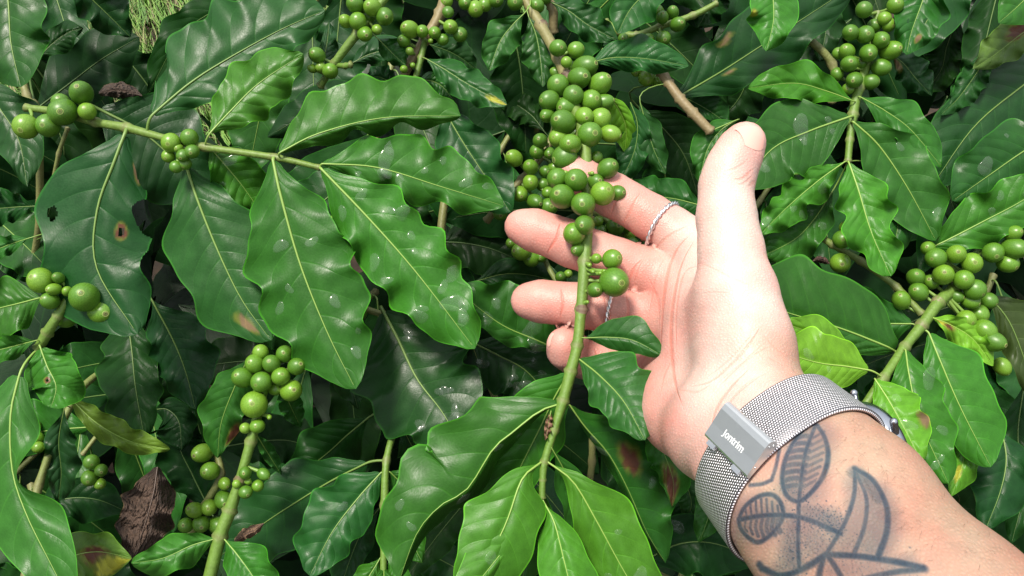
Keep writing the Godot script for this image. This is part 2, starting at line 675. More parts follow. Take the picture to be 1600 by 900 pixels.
func cherry(b: Branch, x: float, y: float, d: float, rad: float, r: RandomNumberGenerator, long := 0.0):
	var c := place(Vector3(x, y, d))
	var on := nearest_on(b, Vector3(x, y, d))
	var s := place(on)
	var out := (c - s)
	out = out.normalized() * 0.75 if out.length() > 0.002 else Vector3.ZERO
	var to_view := view.basis.z
	var axis := (out + to_view * r.randf_range(0.5, 1.3) + Vector3(r.randf_range(-0.4, 0.4), r.randf_range(-0.4, 0.4), r.randf_range(-0.4, 0.4))).normalized()
	var is_long := r.randf() < 0.45 or long > 0.0
	var size := rad * d / FOCAL * (1.0 if not is_long else 0.93)
	var x1 := axis.cross(Vector3(r.randf() - 0.5, 1, r.randf() - 0.5)).normalized()
	var bs := Basis(x1, axis, x1.cross(axis))
	var m: Material = cherry_mats[r.randi() % 4]
	if rad < 9.5:
		m = cherry_mats[4] if r.randf() < 0.4 else cherry_mats[2]
	var o := part(b.node, "cherry", cherry_mesh_long if is_long else cherry_mesh, m, Transform3D(bs.scaled_local(Vector3(size * r.randf_range(0.95, 1.02), size * r.randf_range(0.95, 1.16), size * r.randf_range(0.92, 1.02))), c - b.base))
	part(o, "calyx", calyx_mesh, calyx_mat, Transform3D(Basis().scaled(Vector3.ONE * r.randf_range(0.7, 0.92)), Vector3(0, 1.158 if is_long else 0.94, 0)))
	# short stalk to the node
	var root := c - axis * size * 0.8
	if root.distance_to(s) < 0.03 and root.distance_to(s) > 0.002:
		var p := PackedVector3Array([s - b.base, (s.lerp(root, 0.5) - axis * size * 0.3) - b.base, root - b.base])
		var inv := o.transform.affine_inverse()
		for k in 3:
			p[k] = inv * p[k]
		var w := 0.0009 / size
		part(o, "stalk", tube(p, PackedFloat32Array([w * 1.3, w, w * 1.2]), 6, PackedColorArray([Color(0.14, 0.22, 0.04), Color(0.14, 0.24, 0.04), Color(0.14, 0.26, 0.04)])), rib_mat)

# rows of x, y, radius, layer (0 nearest); depth measured from d
func cherries(b: Branch, d: float, rows: Array):
	var r := RandomNumberGenerator.new()
	r.seed = b.sd + 5
	for c in rows:
		var layer: float = c[3] if c.size() > 3 else r.randf()
		cherry(b, c[0], c[1], d + layer * 0.008, c[2] * 1.08, r, c[4] if c.size() > 4 else 0.0)

# ---------------------------------------------------------------- the person: forearm, wrist and hand as one continuous skin
var bone_a := PackedVector3Array()
var bone_ba := PackedVector3Array()
var bone_inv := PackedFloat32Array()
var bone_ra := PackedFloat32Array()
var bone_rb := PackedFloat32Array()
var groups := []          # [first bone, end bone, blend inside, blend to palm]

func chain(rows: Array):
	for i in rows.size() - 1:
		var a: Array = rows[i]
		var b: Array = rows[i + 1]
		var pa := place(Vector3(a[0], a[1], a[2]))
		var pb := place(Vector3(b[0], b[1], b[2]))
		bone_a.append(pa)
		bone_ba.append(pb - pa)
		bone_inv.append(1.0 / (pb - pa).length_squared())
		bone_ra.append(a[3] * a[2] / FOCAL)
		bone_rb.append(b[3] * b[2] / FOCAL)

func finish_group(first: int, k: float, join: float):
	groups.append([first, bone_a.size(), k, join])

func field(p: Vector3, near: Array) -> float:
	var palm := 1.0
	var out := 1.0
	for gi in near.size():
		var bones: PackedInt32Array = near[gi]
		if bones.size() == 0:
			continue
		var k: float = groups[gi][2]
		var d := 1.0
		for b in bones:
			var pa := p - bone_a[b]
			var ba := bone_ba[b]
			var h := clampf(pa.dot(ba) * bone_inv[b], 0.0, 1.0)
			var e := (pa - ba * h).length() - bone_ra[b] - (bone_rb[b] - bone_ra[b]) * h
			var m := maxf(k - absf(d - e), 0.0)
			d = minf(d, e) - m * m * 0.25 / k
		if gi == 0:
			palm = d
			out = minf(out, d)
		else:
			var j: float = groups[gi][3]
			var m := maxf(j - absf(palm - d), 0.0)
			out = minf(out, minf(palm, d) - m * m * 0.25 / j)
	return out

var all_near := []

func skin(p: Vector3) -> float:
	return field(p, all_near)

func make_bones():
	# palm, wrist and forearm
	chain([[1090, 390, 0.380, 38], [1125, 470, 0.350, 44], [1165, 560, 0.322, 50]])
	chain([[1050, 440, 0.384, 38], [1095, 510, 0.352, 40], [1150, 590, 0.322, 50]])
	chain([[1045, 500, 0.382, 36], [1085, 565, 0.352, 42], [1130, 630, 0.320, 52]])
	chain([[1034, 576, 0.383, 35], [1060, 620, 0.352, 44], [1100, 670, 0.320, 54]])
	chain([[1052, 600, 0.366, 42], [1064, 650, 0.344, 53], [1112, 688, 0.315, 60]])
	chain([[1152, 470, 0.322, 50], [1170, 545, 0.314, 55], [1180, 600, 0.308, 58]])
	chain([[1125, 480, 0.335, 46], [1150, 560, 0.320, 55]])
	chain([[1174, 622, 0.307, 72], [1254, 700, 0.280, 95], [1338, 779, 0.258, 104], [1490, 975, 0.215, 138], [2050, 1700, 0.125, 340]])
	chain([[1128, 668, 0.307, 80], [1207, 748, 0.280, 99], [1284, 830, 0.258, 115], [1440, 1015, 0.215, 155], [2000, 1760, 0.125, 380]])
	finish_group(0, 0.010, 0.0)
	var f := bone_a.size()
	chain([[815, 354, 0.392, 27], [836, 360, 0.391, 31.5], [868, 371, 0.389, 31.5], [895, 382, 0.388, 34.5], [932, 397, 0.388, 33.5], [965, 410, 0.387, 36], [1005, 425, 0.386, 38], [1060, 445, 0.384, 38]])
	finish_group(f, 0.004, 0.007)
	f = bone_a.size()
	chain([[826, 470, 0.391, 28], [846, 471, 0.390, 31.5], [876, 474, 0.388, 31], [905, 478, 0.387, 34], [942, 482, 0.386, 33], [975, 487, 0.385, 35], [1010, 492, 0.384, 36], [1055, 502, 0.382, 36]])
	finish_group(f, 0.004, 0.007)
	f = bone_a.size()
	chain([[880, 536, 0.381, 24], [885, 546, 0.384, 29], [902, 556, 0.389, 30], [927, 562, 0.391, 31], [957, 566, 0.390, 29.5], [990, 571, 0.388, 32], [1040, 578, 0.383, 34]])
	finish_group(f, 0.004, 0.006)
	f = bone_a.size()
	chain([[893, 268, 0.394, 24], [906, 277, 0.394, 29], [930, 291, 0.394, 29], [957, 305, 0.393, 33], [985, 320, 0.391, 32], [1016, 339, 0.389, 34], [1050, 360, 0.386, 35], [1095, 392, 0.380, 38]])
	finish_group(f, 0.004, 0.008)
	f = bone_a.size()
	chain([[1166, 219, 0.337, 27], [1158, 232, 0.337, 33], [1143, 262, 0.336, 36.5], [1134, 292, 0.335, 38], [1135, 340, 0.332, 43], [1142, 390, 0.328, 47], [1152, 450, 0.322, 50], [1170, 530, 0.314, 52]])
	finish_group(f, 0.005, 0.012)
	all_near = []
	for g in groups:
		all_near.append(PackedInt32Array(range(g[0], g[1])))

func near_bones(p: Vector3, reach: float) -> Array:
	var out := []
	for g in groups:
		var l := PackedInt32Array()
		for b in range(g[0], g[1]):
			var pa := p - bone_a[b]
			var h := clampf(pa.dot(bone_ba[b]) * bone_inv[b], 0.0, 1.0)
			if (pa - bone_ba[b] * h).length() - lerpf(bone_ra[b], bone_rb[b], h) < reach:
				l.append(b)
		out.append(l)
	return out

# surface nets over the cells near the skin
func net_skin(h: float) -> Array:
	var lo := Vector3.ONE * 1e9
	var hi := Vector3.ONE * -1e9
	for b in bone_a.size():
		for q in [bone_a[b], bone_a[b] + bone_ba[b]]:
			var m: float = maxf(bone_ra[b], bone_rb[b]) + 0.004
			lo = lo.min(q - Vector3.ONE * m)
			hi = hi.max(q + Vector3.ONE * m)
	var nb := 6
	var size := h * nb
	var bx := int(ceil((hi.x - lo.x) / size))
	var by := int(ceil((hi.y - lo.y) / size))
	var bz := int(ceil((hi.z - lo.z) / size))
	var sx := bx * nb + 2
	var sy := by * nb + 2
	var cells := {}
	var verts := PackedVector3Array()
	var values := {}
	var edges := []
	var half := size * 0.866 + 0.004
	for k in bz:
		for j in by:
			for i in bx:
				var o := lo + Vector3(i, j, k) * size
				var c := o + Vector3.ONE * size * 0.5
				var near := near_bones(c, half + 0.016)
				var some := false
				for l in near:
					some = some or l.size() > 0
				if not some or absf(field(c, near)) > half:
					continue
				# corner values of the block
				var n1 := nb + 1
				var val := PackedFloat32Array()
				val.resize(n1 * n1 * n1)
				for z in n1:
					for y in n1:
						for x in n1:
							val[(z * n1 + y) * n1 + x] = field(o + Vector3(x, y, z) * h, near)
				for z in nb:
					for y in nb:
						for x in nb:
							var q := (z * n1 + y) * n1 + x
							var mask := 0
							var c8 := [val[q], val[q + 1], val[q + n1], val[q + n1 + 1], val[q + n1 * n1], val[q + n1 * n1 + 1], val[q + n1 * n1 + n1], val[q + n1 * n1 + n1 + 1]]
							for e in 8:
								if c8[e] < 0.0:
									mask |= 1 << e
							if mask == 0 or mask == 255:
								continue
							var sum := Vector3.ZERO
							var cnt := 0
							for e in [[0, 1], [2, 3], [4, 5], [6, 7], [0, 2], [1, 3], [4, 6], [5, 7], [0, 4], [1, 5], [2, 6], [3, 7]]:
								var a: float = c8[e[0]]
								var b: float = c8[e[1]]
								if (a < 0.0) != (b < 0.0):
									var u := a / (a - b)
									var pa := Vector3(e[0] & 1, (e[0] >> 1) & 1, e[0] >> 2)
									var pb := Vector3(e[1] & 1, (e[1] >> 1) & 1, e[1] >> 2)
									sum += pa.lerp(pb, u)
									cnt += 1
							var gx := i * nb + x
							var gy := j * nb + y
							var gz := k * nb + z
							cells[(gz * sy + gy) * sx + gx] = verts.size()
							verts.append(o + (Vector3(x, y, z) + sum / cnt) * h)
							edges.append([gx, gy, gz, c8[0] < 0.0, c8[1] < 0.0, c8[2] < 0.0, c8[4] < 0.0])
	var idx := PackedInt32Array()
	for e in edges:
		var at: int = (e[2] * sy + e[1]) * sx + e[0]
		for axis in 3:
			var inside: bool = e[3]
			var other: bool = e[4 + axis]
			if inside == other:
				continue
			var du: int = [sx, sx * sy, 1][axis]
			var dv: int = [sx * sy, 1, sx][axis]
			if not (cells.has(at - du) and cells.has(at - dv) and cells.has(at - du - dv)):
				continue
			var a: int = cells[at]
			var b: int = cells[at - du]
			var c: int = cells[at - du - dv]
			var d: int = cells[at - dv]
			if inside:
				idx.append_array(PackedInt32Array([a, c, b, a, d, c]))
			else:
				idx.append_array(PackedInt32Array([a, b, c, a, c, d]))
	return [verts, idx]

# where the line of sight through sheet point (x, y) meets the skin
func on_skin(x: float, y: float) -> Vector3:
	var d := 0.2
	for i in 60:
		var e := skin(place(Vector3(x, y, d)))
		if e < 0.0002:
			break
		d += e * 0.9
		if d > 0.6:
			break
	return place(Vector3(x, y, d))

func skin_normal(p: Vector3) -> Vector3:
	var e := 0.0008
	return Vector3(skin(p + Vector3(e, 0, 0)) - skin(p - Vector3(e, 0, 0)), skin(p + Vector3(0, e, 0)) - skin(p - Vector3(0, e, 0)), skin(p + Vector3(0, 0, e)) - skin(p - Vector3(0, 0, e))).normalized()

# the skin's own flat map, laid along the forearm and across it
var map_lo := Vector2.ZERO
var map_size := 0.3
var map_u: Vector3
var map_v: Vector3

func skin_uv(w: Vector3) -> Vector2:
	return (Vector2(w.dot(map_u), w.dot(map_v)) - map_lo) / map_size

func skin_pixel(x: float, y: float, size: int) -> Vector2:
	return skin_uv(on_skin(x, y)) * size

# soft stroke through sheet points into a float map
func stroke(map: PackedFloat32Array, size: int, pts: Array, width: float, strength: float, grain: RandomNumberGenerator = null, taper := false):
	var px := []
	for p in pts:
		var q := skin_pixel(p[0], p[1], size)
		px.append(Vector3(q.x, q.y, 0))
	var length := 0.0
	for i in px.size() - 1:
		length += px[i].distance_to(px[i + 1])
	var steps := maxi(2, int(length / 1.2))
	for i in steps + 1:
		var f := float(i) / steps
		var c := spline(px, f)
		var w := width * (sin(PI * clampf(f, 0.02, 0.98)) if taper else 1.0)
		if w > 0.2:
			dab(map, size, Vector2(c.x, c.y), w, strength)

func dab(map: PackedFloat32Array, size: int, c: Vector2, w: float, strength: float):
	var reach := int(ceil(w * 1.8))
	for y in range(maxi(0, int(c.y) - reach), mini(size, int(c.y) + reach + 1)):
		for x in range(maxi(0, int(c.x) - reach), mini(size, int(c.x) + reach + 1)):
			var d := Vector2(x - c.x, y - c.y).length() / w
			if d < 1.8:
				var s := strength * (1.0 - smoothstep(0.3, 1.75, d))
				if s > map[y * size + x]:
					map[y * size + x] = s

# a stippled patch of shading ink
func stipple(map: PackedFloat32Array, size: int, pts: Array, spread: float, count: int, r: RandomNumberGenerator, strength: float):
	var px := []
	for p in pts:
		var q := skin_pixel(p[0], p[1], size)
		px.append(Vector3(q.x, q.y, 0))
	for i in count:
		var c := spline(px, r.randf())
		dab(map, size, Vector2(c.x, c.y) + Vector2(r.randfn(), r.randfn()) * spread, r.randf_range(0.9, 1.5), strength * r.randf_range(0.5, 1.15))
	for i in 26:
		var c := spline(px, (i + 0.5) / 26.0)
		dab(map, size, Vector2(c.x, c.y), spread * 1.6, strength * 0.62)

func skin_maps() -> Array:
	var size := 1400
	var ink := PackedFloat32Array()
	ink.resize(size * size)
	var crease := PackedFloat32Array()
	crease.resize(size * size)
	var r := RandomNumberGenerator.new()
	r.seed = 5
	# tattoo: two veined leaves on a stem, a petal and a star of lines
	var lw := 4.5
	stroke(ink, size, [[1276, 664], [1288, 684], [1293, 712], [1286, 742], [1266, 770], [1247, 783], [1229, 774], [1222, 750], [1227, 717], [1243, 686], [1262, 664], [1276, 664]], lw, 0.85)
	stroke(ink, size, [[1272, 668], [1260, 700], [1252, 740], [1248, 784], [1247, 812], [1246, 850], [1248, 885]], lw * 0.9, 0.82)
	for k in 8:
		var y := 682.0 + k * 11.0
		var mx := 1267.0 - (y - 682.0) * 0.2
		var lx := mx - 14.0 - 18.0 * sin((y - 664.0) / 118.0 * PI)
		stroke(ink, size, [[mx, y], [lerpf(mx, lx, 0.5), y - 1.0], [lx, y + 2.0]], lw * 1.35, 0.72)
		stroke(ink, size, [[mx, y + 4], [mx + 14 + 11.0 * sin((y - 660.0) / 125.0 * PI), y - 8.0]], lw * 0.8, 0.62)
	for k in [[[[1270, 680], [1257, 720], [1252, 765]], 34.0, 0.38], [[[1170, 812], [1190, 810], [1210, 808]], 34.0, 0.38], [[[1344, 760], [1345, 800], [1325, 850]], 22.0, 0.34], [[[1365, 775], [1374, 810], [1364, 850]], 24.0, 0.42], [[[1300, 880], [1350, 884], [1400, 884]], 18.0, 0.26], [[[1262, 806], [1290, 812], [1310, 826]], 22.0, 0.42], [[[1238, 820], [1237, 850], [1238, 880]], 20.0, 0.40], [[[1262, 830], [1272, 848], [1284, 856]], 26.0, 0.36]]:
		stroke(ink, size, k[0], k[1], k[2])
	stipple(ink, size, [[1236, 755], [1245, 772]], 12, 160, r, 0.75)
	stipple(ink, size, [[1240, 700], [1232, 750]], 9, 120, r, 0.45)
	stroke(ink, size, [[1153, 812], [1163, 792], [1184, 776], [1205, 773], [1218, 784], [1223, 803], [1216, 821], [1200, 838], [1184, 847], [1169, 840], [1157, 826], [1153, 812]], lw * 0.95, 0.82)
	stroke(ink, size, [[1154, 812], [1188, 806], [1222, 805], [1260, 811], [1312, 833]], lw * 1.15, 0.85)
	for k in 7:
		var x := 1163.0 + k * 8.5
		stroke(ink, size, [[x + 3, 807], [x + 1, 797], [x, 790 - 12.0 * sin(k / 6.0 * PI)]], lw * 0.6, 0.7)
		stroke(ink, size, [[x + 2, 811], [x, 824], [x + 4, 830 + 9.0 * sin(k / 6.0 * PI)]], lw * (0.55 + k * 0.13), 0.7)
	stroke(ink, size, [[1217, 703], [1212, 728], [1205, 750]], lw * 0.7, 0.7)
	stroke(ink, size, [[1205, 750], [1190, 756], [1172, 758]], lw * 0.75, 0.7)
	stroke(ink, size, [[1335, 732], [1364, 752], [1384, 790], [1385, 828], [1372, 868]], lw * 1.1, 0.85)
	stroke(ink, size, [[1335, 732], [1334, 772], [1320, 815], [1290, 866]], lw * 0.85, 0.8)
	stroke(ink, size, [[1338, 740], [1353, 778], [1350, 822], [1334, 864]], lw * 0.85, 0.75)
	stroke(ink, size, [[1337, 740], [1356, 757], [1372, 780]], lw * 2.6, 0.6)
	stroke(ink, size, [[1290, 866], [1340, 869], [1400, 878], [1442, 888]], lw * 1.2, 0.85)
	stroke(ink, size, [[1290, 866], [1262, 884], [1222, 899], [1190, 888]], lw * 1.2, 0.85)
	stroke(ink, size, [[1290, 866], [1302, 882], [1316, 905]], lw, 0.82)
	stroke(ink, size, [[1287, 868], [1282, 885], [1278, 905]], lw, 0.82)
	stroke(ink, size, [[1440, 889], [1390, 895], [1320, 912]], lw, 0.8)
	stroke(ink, size, [[1190, 888], [1186, 882]], lw * 1.2, 0.8)
	stipple(ink, size, [[1258, 800], [1290, 812], [1308, 828]], 11, 420, r, 0.8)
	stipple(ink, size, [[1240, 815], [1238, 850], [1240, 880]], 9, 320, r, 0.75)
	stipple(ink, size, [[1258, 828], [1270, 850], [1285, 855]], 13, 380, r, 0.6)
	stipple(ink, size, [[1320, 850], [1345, 855], [1365, 850]], 10, 300, r, 0.5)
	stipple(ink, size, [[1362, 780], [1376, 800], [1380, 840]], 9, 220, r, 0.45)
	stipple(ink, size, [[1300, 890], [1350, 888], [1420, 882]], 9, 260, r, 0.5)
	stipple(ink, size, [[1220, 890], [1250, 880]], 9, 180, r, 0.5)
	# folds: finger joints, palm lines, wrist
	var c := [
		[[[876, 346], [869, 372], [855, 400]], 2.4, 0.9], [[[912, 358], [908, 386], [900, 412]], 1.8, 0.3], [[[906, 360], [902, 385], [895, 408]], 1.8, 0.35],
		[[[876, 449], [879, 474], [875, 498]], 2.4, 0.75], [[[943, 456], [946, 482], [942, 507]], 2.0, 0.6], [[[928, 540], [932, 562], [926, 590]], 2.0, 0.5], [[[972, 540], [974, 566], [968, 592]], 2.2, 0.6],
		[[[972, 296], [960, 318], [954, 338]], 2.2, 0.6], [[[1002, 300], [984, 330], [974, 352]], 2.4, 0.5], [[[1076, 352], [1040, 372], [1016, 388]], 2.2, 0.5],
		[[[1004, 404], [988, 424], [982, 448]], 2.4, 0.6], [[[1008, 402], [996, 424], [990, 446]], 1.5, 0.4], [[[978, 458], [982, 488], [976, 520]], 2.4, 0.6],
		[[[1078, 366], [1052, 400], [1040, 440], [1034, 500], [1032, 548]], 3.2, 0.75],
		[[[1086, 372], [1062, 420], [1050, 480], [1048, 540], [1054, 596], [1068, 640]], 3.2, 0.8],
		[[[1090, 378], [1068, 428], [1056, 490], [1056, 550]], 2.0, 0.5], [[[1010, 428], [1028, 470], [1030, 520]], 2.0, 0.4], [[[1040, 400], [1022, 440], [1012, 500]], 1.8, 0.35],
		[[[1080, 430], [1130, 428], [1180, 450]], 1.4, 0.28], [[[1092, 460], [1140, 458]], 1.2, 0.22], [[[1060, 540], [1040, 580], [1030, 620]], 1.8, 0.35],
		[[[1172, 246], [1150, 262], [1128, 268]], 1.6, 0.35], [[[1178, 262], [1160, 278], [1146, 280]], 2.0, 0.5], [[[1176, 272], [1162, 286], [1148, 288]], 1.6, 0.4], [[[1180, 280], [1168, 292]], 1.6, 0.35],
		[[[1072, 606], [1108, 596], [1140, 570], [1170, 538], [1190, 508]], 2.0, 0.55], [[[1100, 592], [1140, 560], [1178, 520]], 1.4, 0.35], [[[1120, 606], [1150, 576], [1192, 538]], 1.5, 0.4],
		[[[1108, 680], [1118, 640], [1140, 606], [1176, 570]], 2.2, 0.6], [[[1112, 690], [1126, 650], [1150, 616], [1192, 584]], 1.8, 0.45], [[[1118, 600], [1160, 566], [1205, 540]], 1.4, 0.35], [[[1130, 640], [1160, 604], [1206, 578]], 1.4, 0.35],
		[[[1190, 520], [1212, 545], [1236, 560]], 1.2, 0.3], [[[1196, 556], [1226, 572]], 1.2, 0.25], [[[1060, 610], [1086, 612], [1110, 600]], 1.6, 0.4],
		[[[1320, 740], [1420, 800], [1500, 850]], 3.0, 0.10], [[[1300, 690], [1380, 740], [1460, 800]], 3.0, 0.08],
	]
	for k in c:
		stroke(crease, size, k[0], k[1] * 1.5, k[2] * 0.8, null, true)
	var fine := noise_bytes(size, size, 0.16, 3, FastNoiseLite.TYPE_CELLULAR)
	var mid := noise_bytes(size, size, 0.03, 4)
	var coarse := noise_bytes(size, size, 0.008, 6)
	var rgb := PackedByteArray()
	rgb.resize(size * size * 3)
	var hh := PackedByteArray()
	hh.resize(size * size)
	for k in size * size:
		var f := fine[k] / 255.0
		var m := mid[k] / 255.0 - 0.5
		var g := coarse[k] / 255.0 - 0.5
		var i := ink[k] * (0.92 + 0.3 * m)
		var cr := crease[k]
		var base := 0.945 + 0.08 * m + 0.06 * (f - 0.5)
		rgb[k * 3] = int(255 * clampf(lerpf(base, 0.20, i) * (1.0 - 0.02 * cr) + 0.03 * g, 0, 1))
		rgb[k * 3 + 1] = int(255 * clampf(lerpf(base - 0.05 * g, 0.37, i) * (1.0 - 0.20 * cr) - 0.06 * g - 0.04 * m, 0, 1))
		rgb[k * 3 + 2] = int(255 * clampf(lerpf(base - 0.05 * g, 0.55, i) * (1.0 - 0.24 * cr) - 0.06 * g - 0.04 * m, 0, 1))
		hh[k] = int(255 * clampf(0.70 - 0.5 * cr + 0.24 * (f - 0.5) + 0.12 * m, 0, 1))
	return [ImageTexture.create_from_image(Image.create_from_data(size, size, false, Image.FORMAT_RGB8, rgb)), ImageTexture.create_from_image(Image.create_from_data(size, size, false, Image.FORMAT_L8, hh))]

func blob(q: Vector3, x: float, y: float, r: float) -> float:
	return exp(-((q.x - x) * (q.x - x) + (q.y - y) * (q.y - y)) / (r * r))

# colour of the skin: tanned forearm, pale palm, flushed finger ends and joints, painted outer shading
func skin_tone(w: Vector3) -> Color:
	var q := unplace(w)
	var palm := Color(0.675, 0.455, 0.40)
	var pink := Color(0.57, 0.255, 0.21)
	var arm := Color(0.41, 0.25, 0.178)
	var along := (q.x - 1150.0) * 0.74 + (q.y - 650.0) * 0.67
	var c := palm.lerp(arm, smoothstep(-10.0, 130.0, along) * 0.9)
	# outer side of the arm and thumb base painted darker: tan plus its shading
	var side := (q.x - 1150.0) * 0.67 - (q.y - 650.0) * 0.74
	c = c.lerp(arm, 0.85 * smoothstep(40.0, 140.0, side) * smoothstep(470.0, 560.0, q.y))
	c = c.lerp(pink, 0.80 * smoothstep(1085.0, 1000.0, q.x))
	for s in [[850, 385, 36, 0.5], [860, 490, 36, 0.45], [830, 470, 26, 0.2], [800, 360, 24, 0.2], [935, 500, 34, 0.35], [1000, 345, 40, 0.35], [1015, 560, 60, 0.3], [1000, 440, 40, 0.35], [1160, 215, 45, 0.4], [880, 570, 30, 0.35], [1050, 480, 50, 0.3], [1060, 680, 70, 0.35], [1085, 720, 50, 0.3]]:
		c = c.lerp(Color(0.59, 0.215, 0.17), s[3] * blob(q, s[0], s[1], s[2]))
	return c

func build_person():
	make_bones()
	var net := net_skin(0.0026)
	var v: PackedVector3Array = net[0]
	var idx: PackedInt32Array = net[1]
	var base := on_skin(1285, 830)
	var flat := (view.basis * Vector3(-0.30, 0.35, 0.88)).normalized()
	map_u = (view.basis * Vector3(0.74, 0.67, 0)).normalized()
	map_u = (map_u - flat * map_u.dot(flat)).normalized()
	map_v = map_u.cross(flat).normalized()
	var top := Vector2(-1e9, -1e9)
	map_lo = -top
	for p in v:
		var q := unplace(p)
		if q.x < 1650 and q.y < 960 and q.z > 0.15:
			var m2 := Vector2(p.dot(map_u), p.dot(map_v))
			map_lo = map_lo.min(m2)
			top = top.max(m2)
	map_size = maxf(top.x - map_lo.x, top.y - map_lo.y)
	var n := PackedVector3Array()
	var uv := PackedVector2Array()
	var col := PackedColorArray()
	for i in v.size():
		var p := v[i]
		var near := near_bones(p, 0.014)
		var e := 0.0007
		var g := Vector3.ZERO
		for pass_no in 2:
			var d := field(p, near)
			g = Vector3(field(p + Vector3(e, 0, 0), near) - d, field(p + Vector3(0, e, 0), near) - d, field(p + Vector3(0, 0, e), near) - d).normalized()
			if pass_no == 0:
				p -= g * d
		n.append(g)
		uv.append(skin_uv(p))
		col.append(skin_tone(p))
		v[i] = p - base
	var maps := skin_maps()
	var m := StandardMaterial3D.new()
	m.resource_name = "skin"
	m.vertex_color_use_as_albedo = true
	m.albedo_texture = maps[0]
	m.heightmap_enabled = true
	m.heightmap_texture = maps[1]
	m.heightmap_scale = 0.065
	m.roughness = 0.46
	m.metallic_specular = 0.42
	m.texture_repeat = false
	m.subsurf_scatter_enabled = true
	m.subsurf_scatter_strength = 0.10
	var body := MeshInstance3D.new()
	body.name = "person"
	body.mesh = build_mesh(v, n, idx, uv, col)
	body.material_override = m
	body.position = base
	add_child(body, true)
	tag(body, "person's open right hand with tattooed forearm cupping the cherry branch", "person")
	# nails: shells lying on the finger ends
	var nail := StandardMaterial3D.new()
	nail.resource_name = "fingernail"
	nail.albedo_color = lin(0.64, 0.36, 0.30)
	nail.roughness = 0.28
	for k in [[1182, 214, 0.45, -0.88, 17.0, 21.0, 0.25], [858, 530, -0.35, -0.9, 7.0, 13.0, 0.2]]:
		var c := on_skin(k[0], k[1])
		var nn := skin_normal(c)
		if k[0] > 1000:
			nn = (nn + view.basis * Vector3(0.75, 0.15, 0.0)).normalized()
			c = c + nn * 0.0
		var fwd := (view.basis * Vector3(k[2], -k[3], k[6])).normalized()
		fwd = (fwd - nn * fwd.dot(nn)).normalized()
		var across := nn.cross(fwd)
		var nv := PackedVector3Array()
		var nnrm := PackedVector3Array()
		var ni := PackedInt32Array()
		var scale_m := 0.337 / FOCAL
		var cells := 10
		for i in cells + 1:
			for j in cells + 1:
				var a := (j - cells / 2.0) / (cells / 2.0)
				var l := (i - cells / 2.0) / (cells / 2.0)
				var round := sqrt(1.0 - 0.25 * a * a) if l > 0 else sqrt(1.0 - 0.55 * a * a)
				var p: Vector3 = c + across * a * k[4] * scale_m + fwd * l * k[5] * scale_m * round
				for it in 5:
					p -= nn * (skin(p) - 0.0003 * (1.0 - 0.7 * maxf(absf(a), absf(l)) ** 3)) * 0.8
				nv.append(p - base)
				nnrm.append(skin_normal(p))
		for i in cells:
			for j in cells:
				var q := i * (cells + 1) + j
				ni.append_array(PackedInt32Array([q, q + 1, q + cells + 1, q + 1, q + cells + 2, q + cells + 1]))
		part(body, "fingernail", build_mesh(nv, nnrm, ni), nail)
	# fine hair on the forearm
	var st := SurfaceTool.new()
	st.begin(Mesh.PRIMITIVE_TRIANGLES)
	var r := RandomNumberGenerator.new()
	r.seed = 91
	for k in 1000:
		var x := r.randf_range(1180, 1590)
		var y := r.randf_range(500, 890)
		var side := (x - 1150.0) * 0.67 - (y - 650.0) * 0.74
		var along := (x - 1150.0) * 0.74 + (y - 650.0) * 0.67
		if side < 20 or side > 165 or along < 10 or (along < 130 and along > 50):
			continue
		if r.randf() > 0.35 + side / 220.0:
			continue
		var p := on_skin(x, y)
		if p.distance_to(view.origin) > 0.4:
			continue
		var nn := skin_normal(p)
		var down := (view.basis * Vector3(-0.25 + r.randf_range(-0.5, 0.5), -0.6 + r.randf_range(-0.4, 0.4), 0.2)).normalized()
		var tang := (down - nn * down.dot(nn)).normalized()
		var l := r.randf_range(0.004, 0.010)
		var pts := []
		for s in 4:
			var f := s / 3.0
			pts.append(p - base + tang * l * f + nn * l * 0.32 * sin(f * 2.2) + nn.cross(tang) * l * 0.15 * f * f * r.randf_range(-1, 1))
		for s in 3:
			var w0 := 0.000038 * (1.0 - s / 3.2)
			var w1 := 0.000038 * (1.0 - (s + 1) / 3.2)
			var sidev := nn.cross(tang)
			for q in [pts[s] - sidev * w0, pts[s] + sidev * w0, pts[s + 1] - sidev * w1, pts[s + 1] - sidev * w1, pts[s] + sidev * w0, pts[s + 1] + sidev * w1]:
				st.set_normal(nn)
				st.add_vertex(q)
	var hair := StandardMaterial3D.new()
	hair.resource_name = "arm_hair"
	hair.albedo_color = lin(0.06, 0.035, 0.02)
	hair.roughness = 0.5
	var hm := part(body, "arm_hair", st.commit(), hair)
	hm.set_meta("kind", "stuff")

# ---------------------------------------------------------------- wristwatch and rings
var arm_axis: Vector3     # towards the elbow
var arm_across: Vector3   # towards the thumb side
var arm_front: Vector3    # out of the inner side of the wrist
var arm_at: Vector3

func arm_point(ang: float, along: float, off: float) -> Vector3:
	var c := arm_at + arm_axis * along
	var dir := arm_across * cos(ang) + arm_front * sin(ang)
	var r := 0.06
	for i in 40:
		var e := skin(c + dir * r) - off
		if e < 0.00005:
			break
		r -= e * 0.9
		if r < 0.005:
			break
	return c + dir * r

